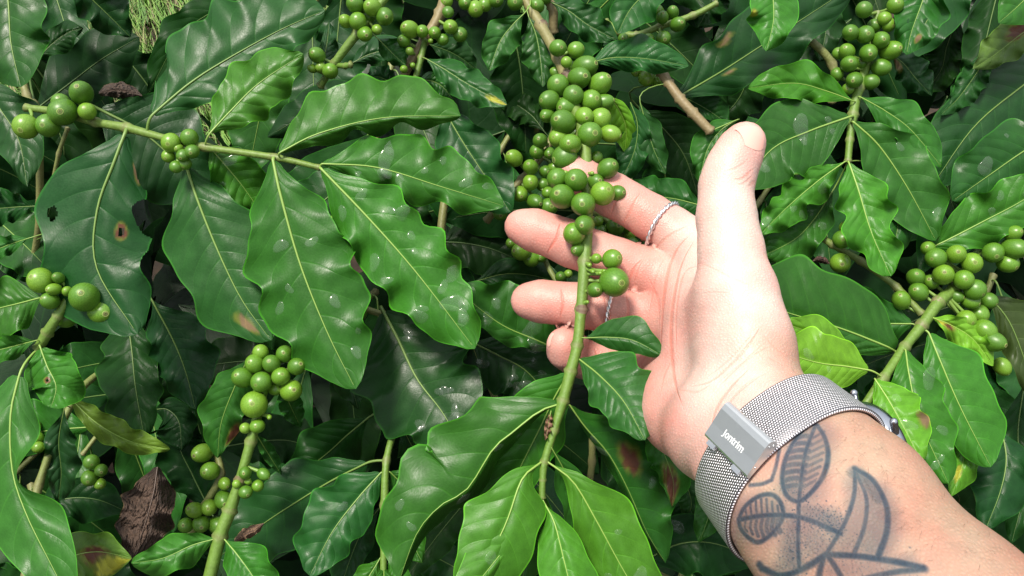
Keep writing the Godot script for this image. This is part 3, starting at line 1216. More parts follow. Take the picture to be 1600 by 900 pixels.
func build_watch():
	var k0 := place(Vector3(1215, 709, 0.285))
	var k1 := place(Vector3(1315, 800, 0.258))
	arm_at = place(Vector3(1238, 727, 0.279))
	arm_axis = (k1 - k0).normalized()
	arm_across = (view.basis * Vector3(0.74, 0.67, 0)).normalized()
	arm_across = (arm_across - arm_axis * arm_across.dot(arm_axis)).normalized()
	arm_front = arm_across.cross(arm_axis)
	if arm_front.dot(view.basis.z) < 0:
		arm_front = -arm_front
	var base := arm_at
	var watch := thing("wristwatch", "silver wristwatch on woven mesh strap around the tattooed wrist", "wristwatch", base)
	# woven mesh texture
	var w := 64
	var h := 64
	var hh := PackedByteArray()
	hh.resize(w * h)
	var rgb := PackedByteArray()
	rgb.resize(w * h * 3)
	for y in h:
		for x in w:
			var u := float(x) / w * 2.0
			var vv := float(y) / h * 2.0
			var row := int(floor(vv))
			var fx := fposmod(u + 0.5 * row, 1.0) - 0.5
			var fy := fposmod(vv, 1.0) - 0.5
			var tilt := fx * 0.9 + fy * 0.5
			var d := Vector2(fx * 0.85 + fy * 0.45, fy * 1.05 - fx * 0.35).length()
			var hgt := clampf(1.0 - d * d * 4.2, 0, 1)
			hh[y * w + x] = int(255 * hgt)
			var s := lerpf(0.48, 1.0, smoothstep(0.0, 0.5, hgt))
			for c in 3:
				rgb[(y * w + x) * 3 + c] = int(255 * s)
	var mesh_mat := StandardMaterial3D.new()
	mesh_mat.resource_name = "woven_steel"
	mesh_mat.albedo_color = lin(0.92, 0.90, 0.95)
	mesh_mat.albedo_texture = ImageTexture.create_from_image(Image.create_from_data(w, h, false, Image.FORMAT_RGB8, rgb))
	mesh_mat.heightmap_enabled = true
	mesh_mat.heightmap_texture = ImageTexture.create_from_image(Image.create_from_data(w, h, false, Image.FORMAT_L8, hh))
	mesh_mat.heightmap_scale = 0.04
	mesh_mat.metallic = 1.0
	mesh_mat.roughness = 0.5
	mesh_mat.uv1_scale = Vector3(94, 11.5, 1)
	var half := 0.0108
	var thick := 0.0019
	var prof := [Vector2(-half, 0.0002), Vector2(-half - 0.0004, 0.001), Vector2(-half, thick), Vector2(-half * 0.5, thick), Vector2(0, thick), Vector2(half * 0.5, thick), Vector2(half, thick), Vector2(half + 0.0004, 0.001), Vector2(half, 0.0002)]
	var segs := 96
	var v := PackedVector3Array()
	var n := PackedVector3Array()
	var uv := PackedVector2Array()
	var idx := PackedInt32Array()
	var ring := []
	for i in segs + 1:
		var a := TAU * (i % segs) / segs
		var inner := arm_point(a, -half, 0.0)
		var outer := arm_point(a, half, 0.0)
		ring.append([inner, outer, a])
	for i in segs + 1:
		var a: float = ring[i][2]
		var c := arm_at
		# the strap is straight across, so it takes a smoothed size of the wrist
		var p0 := Vector3.ZERO
		var p1 := Vector3.ZERO
		for k in range(-3, 4):
			p0 += ring[posmod(i + k, segs)][0] / 7.0
			p1 += ring[posmod(i + k, segs)][1] / 7.0
		var dirv := arm_across * cos(a) + arm_front * sin(a)
		for j in prof.size():
			var f: float = (prof[j].x + half) / (2.0 * half)
			var rad := lerpf((p0 - c).dot(dirv), (p1 - c).dot(dirv), f) + 0.0006
			v.append(c + dirv * (rad + prof[j].y) + arm_axis * prof[j].x - base)
			var nn := dirv
			if j == 0 or j == 1:
				nn = (-arm_axis + dirv * (0.0 if j == 1 else -0.6)).normalized()
			elif j == 2:
				nn = (dirv - arm_axis * 0.5).normalized()
			elif j == 6:
				nn = (dirv + arm_axis * 0.5).normalized()
			elif j > 6:
				nn = (arm_axis + dirv * (0.0 if j == 7 else -0.6)).normalized()
			n.append(nn)
			uv.append(Vector2(float(i) / segs, f))
	var pc := prof.size()
	for i in segs:
		for j in pc - 1:
			var a := i * pc + j
			idx.append_array(PackedInt32Array([a, a + 1, a + pc, a + 1, a + pc + 1, a + pc]))
	part(watch, "mesh_strap", build_mesh(v, n, idx, uv), mesh_mat)
	# clasp: a wedge lid folded over the strap
	var ca := 107.0 * DEG
	var seat := arm_point(ca, 0.0, 0.0) 
	var out := (arm_across * cos(ca) + arm_front * sin(ca)).normalized()
	var nrm := (out + skin_normal(seat)).normalized()
	nrm = (nrm - arm_axis * nrm.dot(arm_axis)).normalized()
	var tang := nrm.cross(arm_axis)
	if tang.dot(arm_across) < 0:
		tang = -tang
	var o3 := seat + nrm * (thick + 0.0006)
	var poly := []
	var L := 0.0076
	poly.append(Vector2(-L, 0.0))
	poly.append(Vector2(-L, 0.0012))
	poly.append(Vector2(-L + 0.0006, 0.0018))
	poly.append(Vector2(-L * 0.3, 0.0026))
	poly.append(Vector2(L * 0.45, 0.0038))
	for k in 9:
		var a := PI * 0.5 + 0.25 - (PI + 0.2) * k / 8.0
		poly.append(Vector2(L * 0.66 + cos(a) * 0.0020, 0.0019 + sin(a) * 0.0020))
	var hw := 0.0119
	var st := SurfaceTool.new()
	st.begin(Mesh.PRIMITIVE_TRIANGLES)
	for k in poly.size():
		var a: Vector2 = poly[k]
		var b: Vector2 = poly[(k + 1) % poly.size()]
		var q := [o3 + tang * a.x + nrm * a.y - arm_axis * hw, o3 + tang * b.x + nrm * b.y - arm_axis * hw, o3 + tang * b.x + nrm * b.y + arm_axis * hw, o3 + tang * a.x + nrm * a.y + arm_axis * hw]
		var e2 := (b - a).normalized()
		var fn := (tang * -e2.y + nrm * e2.x)
		var mids := (a + b) * 0.5 - Vector2(0, 0.002)
		if fn.dot(tang * mids.x + nrm * mids.y) < 0:
			fn = -fn
		for t in [0, 1, 2, 0, 2, 3]:
			st.set_normal(fn)
			st.add_vertex(q[t] - base)
		for sgn in [-1.0, 1.0]:
			var mid2 := Vector2(0.0, 0.0018)
			for p2 in [mid2, a, b]:
				st.set_normal(arm_axis * sgn)
				st.add_vertex(o3 + tang * p2.x + nrm * p2.y + arm_axis * hw * sgn - base)
	var steel_wedge: StandardMaterial3D = steel_mat.duplicate()
	steel_wedge.albedo_color = lin(0.66, 0.68, 0.69)
	steel_wedge.metallic = 0.9
	var clasp := part(watch, "clasp", st.commit(), steel_wedge)
	# lettering etched on the lid
	var slope := (poly[4] - poly[3]).normalized() as Vector2
	var lt := (tang * slope.x + nrm * slope.y).normalized()
	var lnn := (nrm * slope.x - tang * slope.y).normalized()
	var tm := TextMesh.new()
	tm.text = "Jontrim"
	var font := SystemFont.new()
	font.font_names = PackedStringArray(["Droid Sans"])
	tm.font = font
	tm.font_size = 32
	tm.pixel_size = 0.000096
	tm.depth = 0.00012
	var white := StandardMaterial3D.new()
	white.resource_name = "etched_lettering"
	white.albedo_color = lin(0.75, 0.76, 0.76)
	white.roughness = 0.6
	var tx := arm_axis
	if tx.cross(lt).dot(lnn) < 0:
		lt = lt
	var at: Vector2 = poly[3].lerp(poly[4], 0.05)
	part(clasp, "lettering", tm, white, Transform3D(Basis(tx, lt, lnn), o3 + tang * at.x + nrm * at.y + lnn * 0.00007 - base))
	# hinge tabs at the thin end and pins on the end face
	for s in [-0.62, 0.55]:
		var bm := BoxMesh.new()
		bm.size = Vector3(0.0040, 0.0016, 0.0012)
		part(clasp, "hinge_tab", bm, steel_mat, Transform3D(Basis(arm_axis, tang, nrm), o3 + tang * (-L - 0.0008) + nrm * 0.0007 + arm_axis * hw * s - base))
	for s in [[-0.0035, 0.0012], [0.0045, 0.0026], [0.0056, 0.0014]]:
		var cm := CylinderMesh.new()
		cm.top_radius = 0.00035
		cm.bottom_radius = 0.0004
		cm.height = 0.0003
		cm.radial_segments = 12
		part(clasp, "pin", cm, steel_mat, Transform3D(Basis(tang, arm_axis, nrm), o3 + tang * s[0] + nrm * s[1] + arm_axis * (hw + 0.0001) - base))
	# the case on the back of the wrist, seen edge on
	var back := arm_point(-100.0 * DEG, 0, 0)
	var bn := (arm_across * cos(-45.0 * DEG) + arm_front * sin(-45.0 * DEG)).normalized()
	var bx := arm_axis
	var prof2 := [Vector2(0.001, -0.003), Vector2(0.017, -0.003), Vector2(0.0185, -0.002), Vector2(0.0195, 0.0005), Vector2(0.0192, 0.003), Vector2(0.0178, 0.0042), Vector2(0.0168, 0.0042), Vector2(0.0162, 0.0034), Vector2(0.001, 0.0036)]
	var ctr := arm_point(-45.0 * DEG, 0, 0) + bn * 0.0044
	var fr := Transform3D(Basis(bx, bn, bx.cross(bn)), ctr - base)
	var case_mat := StandardMaterial3D.new()
	case_mat.resource_name = "polished_steel"
	case_mat.albedo_color = lin(0.42, 0.45, 0.50)
	case_mat.metallic = 1.0
	case_mat.roughness = 0.2
	var case := part(watch, "watch_case", lathe(prof2, 48), case_mat, fr)
	var dial := StandardMaterial3D.new()
	dial.resource_name = "dial"
	dial.albedo_color = lin(0.03, 0.035, 0.05)
	dial.roughness = 0.2
	var dm := CylinderMesh.new()
	dm.top_radius = 0.0161
	dm.bottom_radius = 0.0161
	dm.height = 0.0006
	part(case, "dial", dm, dial, Transform3D(Basis(), Vector3(0, 0.0040, 0)))
	for s in [-1.0, 1.0]:
		for q in [-1.0, 1.0]:
			var lug := CapsuleMesh.new()
			lug.radius = 0.0014
			lug.height = 0.008
			lug.radial_segments = 12
			part(case, "lug", lug, case_mat, Transform3D(Basis().rotated(Vector3(1, 0, 0), PI / 2 + 0.5 * q), Vector3(0.0095 * s, -0.0012, 0.0185 * q)))
	var crown := CylinderMesh.new()
	crown.top_radius = 0.0024
	crown.bottom_radius = 0.0024
	crown.height = 0.003
	part(case, "crown", crown, case_mat, Transform3D(Basis().rotated(Vector3(0, 0, 1), PI / 2), Vector3(0.0208, 0.0, 0)))

func build_rings():
	# each ring: two silver wires twisted round a finger
	for k in [[1016.0, 339.0, 0.389, 1050.0, 360.0, 0.386, "twisted silver ring on the index finger above the cherry branch", 0.62], [942.0, 482.0, 0.386, 975.0, 487.0, 0.385, "twisted silver ring on the finger behind the lowest big cherry", 0.52]]:
		var a := place(Vector3(k[0], k[1], k[2]))
		var b := place(Vector3(k[3], k[4], k[5]))
		var c := a.lerp(b, k[7])
		var ax := (b - a).normalized()
		ax = (ax + view.basis * Vector3(0.0, 0.0, 0.25)).normalized()
		var x := ax.cross(view.basis.y).normalized()
		var y := ax.cross(x)
		var ring := thing("finger_ring", k[6], "ring", c, "silver rings on the hand")
		var around := 120
		var rad := PackedFloat32Array()
		for i in around + 1:
			var t := TAU * i / around
			var dir := x * cos(t) + y * sin(t)
			var r := 0.022
			for q in 40:
				var e := skin(c + dir * r)
				if e < 0.00005:
					break
				r -= e * 0.8
				if r < 0.006:
					break
			rad.append(minf(r, 0.0135))
		for wire in 2:
			var pts := PackedVector3Array()
			var rr := PackedFloat32Array()
			for i in around + 1:
				var t := TAU * i / around
				var dir := x * cos(t) + y * sin(t)
				var tw := t * 13.0 + PI * wire
				var mean := 0.0
				for q in range(-8, 9):
					mean += rad[posmod(i + q, around)] / 17.0
				pts.append(dir * (mean + 0.0007 + 0.00048 * cos(tw)) + ax * 0.00052 * sin(tw))
				rr.append(0.00058)
			part(ring, "wire", tube(pts, rr, 8), steel_mat)

# ---------------------------------------------------------------- the coffee branches of the picture, one thing each
func build_branches():
	hero_branch()
	left_branches()
	bottom_branches()
	top_branches()
	middle_leaves()
	right_branches()

func hero_branch():
	var b := branch("central coffee branch packed with green cherries lying across the open fingers", "coffee branches", [[815, -10, 0.455, 7], [845, 40, 0.445, 8], [872, 90, 0.432, 8], [893, 150, 0.412, 8]], 0.75)
	add_stem(b, [[893, 150, 0.412, 8], [912, 215, 0.396, 9], [917, 290, 0.385, 8], [917, 350, 0.379, 9], [914, 410, 0.373, 9], [908, 484, 0.369, 8], [902, 540, 0.366, 8], [892, 580, 0.364, 8.5], [880, 626, 0.362, 8]], 0.12, 0.0)
	add_stem(b, [[880, 626, 0.362, 8], [866, 672, 0.360, 6], [851, 722, 0.358, 6], [848, 750, 0.357, 4.8], [847, 778, 0.356, 5]], 0.0, 0.0)
	cherries(b, 0.0, [])
	var r := RandomNumberGenerator.new()
	r.seed = 44
	for c in [[872, 75, 13, 0], [900, 78, 12, 1], [885, 97, 8, 0], [914, 105, 17, 1.3], [905, 122, 17, 0.2], [938, 131, 16, 0.4], [872, 133, 16, 0.4], [858, 157, 14, 0.6], [896, 149, 15, 0], [924, 157, 15, 0.5], [943, 160, 13, 1.2], [886, 168, 16, 1], [913, 182, 14, 0], [880, 191, 19, 0.2], [939, 185, 15, 0.4], [855, 180, 11, 1.5], [954, 209, 13, 0.8], [922, 210, 18, 0], [873, 216, 14, 1.2], [891, 226, 17, 0], [882, 247, 19, 1], [932, 246, 9, 2], [950, 263, 16, 0.3], [900, 281, 17, 0], [871, 279, 15, 0.7], [878, 307, 19, 0.2], [930, 285, 13, 1], [942, 302, 17, 0.2], [963, 302, 13, 1.2], [911, 319, 17, 0], [913, 352, 15, 0], [897, 365, 16, 0.5], [903, 390, 11, 1.2], [932, 404, 8, 0.3], [957, 405, 14, 0.4], [960, 441, 21, 0], [930, 453, 12, 0.2]]:
		var y: float = c[1]
		var d := lerpf(0.428, 0.384, clampf((y - 75.0) / 200.0, 0, 1))
		d = lerpf(d, 0.366, clampf((y - 275.0) / 170.0, 0, 1))
		cherry(b, c[0], y, d - 0.006 + c[3] * 0.007, c[2] * 1.14, r, 1.0 if c[0] == 930 and y > 400 else 0.0)
	# more fruit packed behind the front ones
	for k in 22:
		var y := r.randf_range(95, 300)
		cherry(b, 905 + r.randf_range(-34, 38) + (y - 200.0) * 0.03, y, lerpf(0.44, 0.40, (y - 95.0) / 205.0), r.randf_range(10, 16), r)
	# small leaf and leaf pair on the hand
	leaf(b, 0.364, 0.352, [[917, 528], [950, 527], [990, 532], [1036, 556]], 34, 22, 0.36, {"n": 2.0, "wave": 0.8, "quilt": 0.3, "dl": 1.0, "dr": 3.0, "g": 0.75, "label": "small dark leaf lying on the palm"})
	leaf(b, 0.364, 0.333, [[906, 562], [938, 588], [975, 628], [1008, 688]], 62, 40, 0.36, {"n": 3.0, "wave": 1.6, "dl": 4.0, "dr": 2.0, "g": 0.7})
	leaf(b, 0.366, 0.385, [[888, 585], [866, 622], [846, 664], [800, 756], [775, 810]], 40, 70, 0.50, {"dl": 3.0, "dr": 4.0, "n": 2.5, "g": 0.6})
	leaf(b, 0.362, 0.350, [[872, 632], [842, 643], [800, 676], [770, 702], [730, 764], [688, 790], [652, 832], [624, 906]], 20, 92, 0.47, {"dl": 16.0, "dr": 7.0, "n": 4.5, "wave": 2.6, "drops": 6, "g": 0.7})
	leaf(b, 0.362, 0.380, [[891, 634], [915, 668], [950, 708], [980, 762], [1010, 830], [1040, 880]], 74, 12, 0.40, {"dl": 8.0, "dr": 10.0, "n": 3.5, "drops": 4, "spots": [[0.42, 0.35, 0.18, 0]], "label": "leaf with a brown scorched spot below the wrist"})
	leaf(b, 0.357, 0.335, [[846, 722], [815, 750], [785, 830], [715, 960]], 60, 64, 0.58, {"g": 1.25, "n": 2.5, "wave": 1.6, "dl": 5.0, "dr": 3.0})
	leaf(b, 0.357, 0.345, [[856, 722], [895, 752], [930, 810], [976, 894], [1040, 1000]], 60, 44, 0.60, {"g": 1.25, "n": 2.4, "wave": 1.8, "dl": 3.0, "dr": 5.0, "drops": 5})
	leaf(b, 0.355, 0.325, [[844, 780], [822, 816], [781, 867], [735, 925], [690, 985]], 24, 42, 0.58, {"g": 1.25, "n": 2.0, "wave": 1.2, "dl": 8.0, "dr": 2.0, "drops": 2})
	leaf(b, 0.355, 0.330, [[850, 785], [866, 816], [880, 870], [896, 940], [905, 1010]], 42, 46, 0.62, {"g": 1.25, "n": 2.0, "wave": 1.0, "dl": 4.0, "dr": 4.0, "drops": 2})
	leaf(b, 0.357, 0.365, [[850, 745], [838, 790], [826, 850], [812, 930]], 34, 36, 0.50, {"n": 2.0, "wave": 1.2, "g": 1.2})
	leaf(b, 0.358, 0.372, [[862, 700], [884, 740], [905, 800], [915, 870]], 30, 26, 0.40, {"n": 2.0, "wave": 1.2, "g": 1.2})
	# curled older leaf under the wrist
	leaf(b, 0.372, 0.375, [[985, 640], [1018, 664], [1036, 705], [1052, 752], [1050, 792]], 36, 26, 0.5, {"dl": 8.0, "dr": -4.0, "n": 3.5, "wave": 4.0, "spots": [[0.85, -0.2, 0.5, 0]], "label": "curled leaf with a withered brown tip"})
	for c in [[909, 484, 0.3685, 10.2, -0.15], [914, 411, 0.373, 10.0, -0.08], [918, 268, 0.388, 9.5, 0.1], [886, 118, 0.421, 9.5, 0.4], [846, 40, 0.445, 10.0, 0.5]]:
		collar(b, c[0], c[1], c[2], c[3], Vector2(c[4], 1.0))
	# withered bract hanging at the node
	leaf(b, 0.358, 0.357, [[861, 642], [857, 660], [852, 688]], 7, 5, 0.5, {"color": Color(0.32, 0.19, 0.13), "far": true, "called": "dry_bract", "join": false, "quilt": 0.0})
	for c in [[921, 414, 4], [926, 424, 4], [944, 424, 4], [938, 427, 3.5], [918, 472, 3], [884, 270, 4], [925, 271, 4]]:
		cherry(b, c[0], c[1], 0.366 + maxf(0.0, 420.0 - c[1]) * 0.0001, c[2], r)

func left_branches():
	var b := branch("coffee branch reaching in from the left edge with long drooping leaves", "coffee branches", [[40, 168, 0.425, 5], [95, 176, 0.42, 6], [150, 191, 0.415, 6], [198, 200, 0.41, 6.8], [262, 217, 0.405, 5.2], [320, 230, 0.40, 5.6], [430, 246, 0.398, 5], [500, 262, 0.398, 4]], 0.1)
	cherries(b, 0.409, [[40, 198, 18, 0], [75, 196, 17, 0.2], [98, 175, 21, 0], [127, 145, 18, 0.3, 1], [136, 174, 13, 0], [95, 160, 14, 1.2]])
	cherries(b, 0.396, [[267, 223, 14, 0.2], [296, 215, 13, 0.3], [300, 237, 11, 0], [286, 243, 10, 0], [263, 244, 10, 0.6], [289, 256, 10, 0.4], [275, 261, 9.5, 0.2], [279, 232, 8, 0.3]])
	leaf(b, 0.405, 0.425, [[240, 178], [300, 128], [365, 87], [440, 46], [508, 16]], 82, 52, 0.28, {"dl": 6.0, "dr": 2.0, "n": 4.0, "wave": 3.0, "g": 0.6, "holes": [[0.17, 0.96, 0.13]], "label": "long grey green leaf with a bitten edge"})
	leaf(b, 0.395, 0.405, [[330, 206], [360, 174], [405, 130], [474, 84]], 46, 46, 0.55, {"n": 3.4, "wave": 3.0, "dl": 4.0, "dr": 5.0, "g": 0.7})
	leaf(b, 0.405, 0.395, [[194, 212], [180, 250], [152, 330], [152, 420], [215, 522]], 84, 92, 0.30, {"n": 2.6, "wave": 2.2, "dl": 8.0, "dr": 3.0, "g": 0.62, "holes": [[0.13, 0.95, 0.16], [0.42, -0.72, 0.075], [0.46, 0.48, 0.055], [0.36, 1.0, 0.25]], "spots": [[0.46, 0.48, 0.10, 0], [0.15, 0.80, 0.08, 2]], "label": "large leaf with bite marks and small holes"})
	leaf(b, 0.45, 0.46, [[158, 172], [220, 205], [272, 250], [318, 310]], 74, 82, 0.22, {"n": 2.0, "g": 0.6})
	leaf(b, 0.408, 0.40, [[292, 262], [308, 310], [340, 390], [378, 468], [424, 532]], 78, 76, 0.33, {"n": 2.6, "wave": 1.8, "dl": 6.0, "dr": 4.0, "g": 0.66, "spots": [[0.86, -0.35, 0.15, 2]], "label": "broad bluish leaf with a pale dry patch"})
	leaf(b, 0.402, 0.42, [[328, 230], [352, 258], [380, 292], [408, 332]], 42, 38, 0.52, {"n": 2.0, "g": 0.7, "drops": 3})
	leaf(b, 0.394, 0.382, [[427, 252], [440, 310], [470, 415], [512, 520], [556, 608]], 84, 82, 0.42, {"n": 4.6, "wave": 2.6, "dl": 4.0, "dr": 5.0, "g": 0.7, "drops": 9})
	leaf(b, 0.394, 0.385, [[504, 266], [575, 340], [650, 425], [742, 545]], 72, 66, 0.50, {"pl": [[0.46, 0.22, 0.05], [0.72, 0.22, 0.05]], "pr": [[0.38, 0.18, 0.06], [0.6, 0.15, 0.05]], "n": 4.4, "wave": 3.2, "dl": 3.0, "dr": 4.0, "g": 0.68, "drops": 24, "label": "bright leaf covered in rain drops"})
	leaf(b, 0.396, 0.405, [[505, 256], [590, 262], [690, 292], [788, 322]], 62, 40, 0.47, {"pr": [[0.38, 0.35, 0.06], [0.66, 0.4, 0.06]], "n": 4.2, "wave": 3.2, "dl": 5.0, "dr": 3.0, "g": 0.72, "drops": 14})
	leaf(b, 0.394, 0.40, [[438, 238], [500, 208], [600, 184], [720, 181]], 70, 26, 0.47, {"pr": [[0.42, 0.6, 0.06], [0.68, 0.6, 0.06]], "pl": [[0.55, 0.1, 0.06]], "n": 4.0, "wave": 3.2, "dl": 6.0, "dr": 9.0, "g": 0.6})
	# thin bare twig under the cherries
	add_stem(b, [[106, 200, 0.435, 3], [92, 240, 0.44, 3], [80, 300, 0.45, 3]], 0.5)

	b = branch("short coffee twig of fat cherries at the left edge", "coffee branches", [[60, 545, 0.405, 7], [74, 520, 0.402, 7.5], [90, 494, 0.40, 6.5], [108, 462, 0.402, 5]], 0.05)
	cherries(b, 0.394, [[63, 438, 19, 0.5], [91, 434, 9, 0.3], [84, 452, 10, 0.1], [105, 455, 8, 0.2], [78, 470, 13, 0.3, 1], [132, 464, 22, 0], [160, 486, 22, 1], [103, 494, 18, 2]])
	leaf(b, 0.40, 0.40, [[64, 465], [30, 474], [-10, 484], [-60, 500]], 48, 46, 0.50, {"n": 2, "g": 0.7})
	leaf(b, 0.40, 0.40, [[56, 532], [25, 540], [-20, 552], [-60, 566]], 22, 24, 0.44, {"n": 2})
	leaf(b, 0.398, 0.39, [[64, 545], [74, 572], [88, 604], [80, 637]], 44, 42, 0.55, {"n": 2.2, "g": 0.5, "spots": [[0.5, -0.25, 0.12, 0]], "holes": [[0.5, -0.25, 0.055]], "label": "small leaf with one dark hole"})
	leaf(b, 0.392, 0.365, [[30, 588], [17, 650], [20, 735], [42, 804], [78, 877], [108, 935]], 58, 66, 0.45, {"n": 1.9, "wave": 5.0, "dl": 2.0, "dr": 4.0, "g": 0.45, "pl": [[0.44, 0.92, 0.13]], "label": "tall curled leaf at the left edge"})

	b = branch("upright coffee twig with a top bunch of cherries, lower left", "coffee branches", [[322, 925, 0.385, 9], [344, 838, 0.388, 9], [359, 798, 0.39, 9], [374, 752, 0.392, 6.5], [392, 690, 0.394, 7], [405, 640, 0.396, 6], [420, 590, 0.40, 4]], 0.03)
	cherries(b, 0.39, [[407, 550, 12, 0.6], [445, 553, 14, 0.6, 1], [398, 568, 14, 0.4], [424, 568, 13, 0.2], [464, 572, 14, 0.2], [379, 590, 16, 0.3], [408, 597, 16, 0.1], [439, 588, 14, 0.1], [455, 610, 18, 0.6], [397, 632, 20, 0], [407, 610, 11, 0.8], [430, 607, 11, 1], [383, 669, 8, 0.2], [402, 666, 11, 0.1], [421, 652, 4, 0], [383, 739, 10, -0.2], [412, 741, 9, 0.2], [403, 759, 9, 0.2], [370, 756, 7, 0], [384, 769, 10, -0.1], [388, 752, 5, 0]])
	leaf(b, 0.386, 0.375, [[336, 842], [300, 852], [255, 872], [205, 880]], 30, 28, 0.50, {"n": 2, "g": 0.7, "dl": 4.0})
	leaf(b, 0.386, 0.37, [[352, 844], [372, 868], [398, 905], [420, 950]], 40, 36, 0.48, {"n": 2})
	leaf(b, 0.40, 0.42, [[400, 678], [416, 704], [440, 742]], 13, 10, 0.4, {"far": true})
	leaf(b, 0.43, 0.44, [[388, 560], [368, 602], [346, 660], [340, 716]], 34, 38, 0.40, {"n": 3, "spots": [[0.75, 0.8, 0.25, 0]], "dl": 6, "dr": 6})
	leaf(b, 0.42, 0.45, [[440, 600], [452, 630], [470, 668]], 20, 18, 0.35, {"far": true})

	collar(b, 360, 797, 0.39, 9.5, Vector2(-0.3, 1), Color(0.18, 0.16, 0.07))
	collar(b, 375, 750, 0.392, 9.0, Vector2(-0.3, 1), Color(0.16, 0.14, 0.06))
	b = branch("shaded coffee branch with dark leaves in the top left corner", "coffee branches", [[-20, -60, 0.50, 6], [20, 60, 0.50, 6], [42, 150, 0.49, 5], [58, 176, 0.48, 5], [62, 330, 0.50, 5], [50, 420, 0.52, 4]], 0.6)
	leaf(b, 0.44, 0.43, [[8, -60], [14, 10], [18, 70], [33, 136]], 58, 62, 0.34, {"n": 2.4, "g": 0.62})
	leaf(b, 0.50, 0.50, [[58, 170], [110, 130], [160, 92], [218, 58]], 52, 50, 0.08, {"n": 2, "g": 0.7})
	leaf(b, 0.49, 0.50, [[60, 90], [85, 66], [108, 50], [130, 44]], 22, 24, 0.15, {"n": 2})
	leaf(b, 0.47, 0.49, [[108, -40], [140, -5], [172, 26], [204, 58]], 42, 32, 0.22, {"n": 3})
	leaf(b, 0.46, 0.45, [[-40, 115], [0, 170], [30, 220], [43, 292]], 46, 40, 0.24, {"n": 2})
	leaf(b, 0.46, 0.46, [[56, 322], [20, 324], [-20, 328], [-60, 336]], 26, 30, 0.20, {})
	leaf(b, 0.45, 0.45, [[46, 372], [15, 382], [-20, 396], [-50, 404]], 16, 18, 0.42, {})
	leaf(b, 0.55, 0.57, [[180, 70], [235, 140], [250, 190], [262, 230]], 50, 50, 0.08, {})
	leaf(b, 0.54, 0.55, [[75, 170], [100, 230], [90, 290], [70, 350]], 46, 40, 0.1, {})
	leaf(b, 0.53, 0.56, [[400, -10], [330, 20], [280, 60], [230, 150]], 34, 34, 0.14, {})

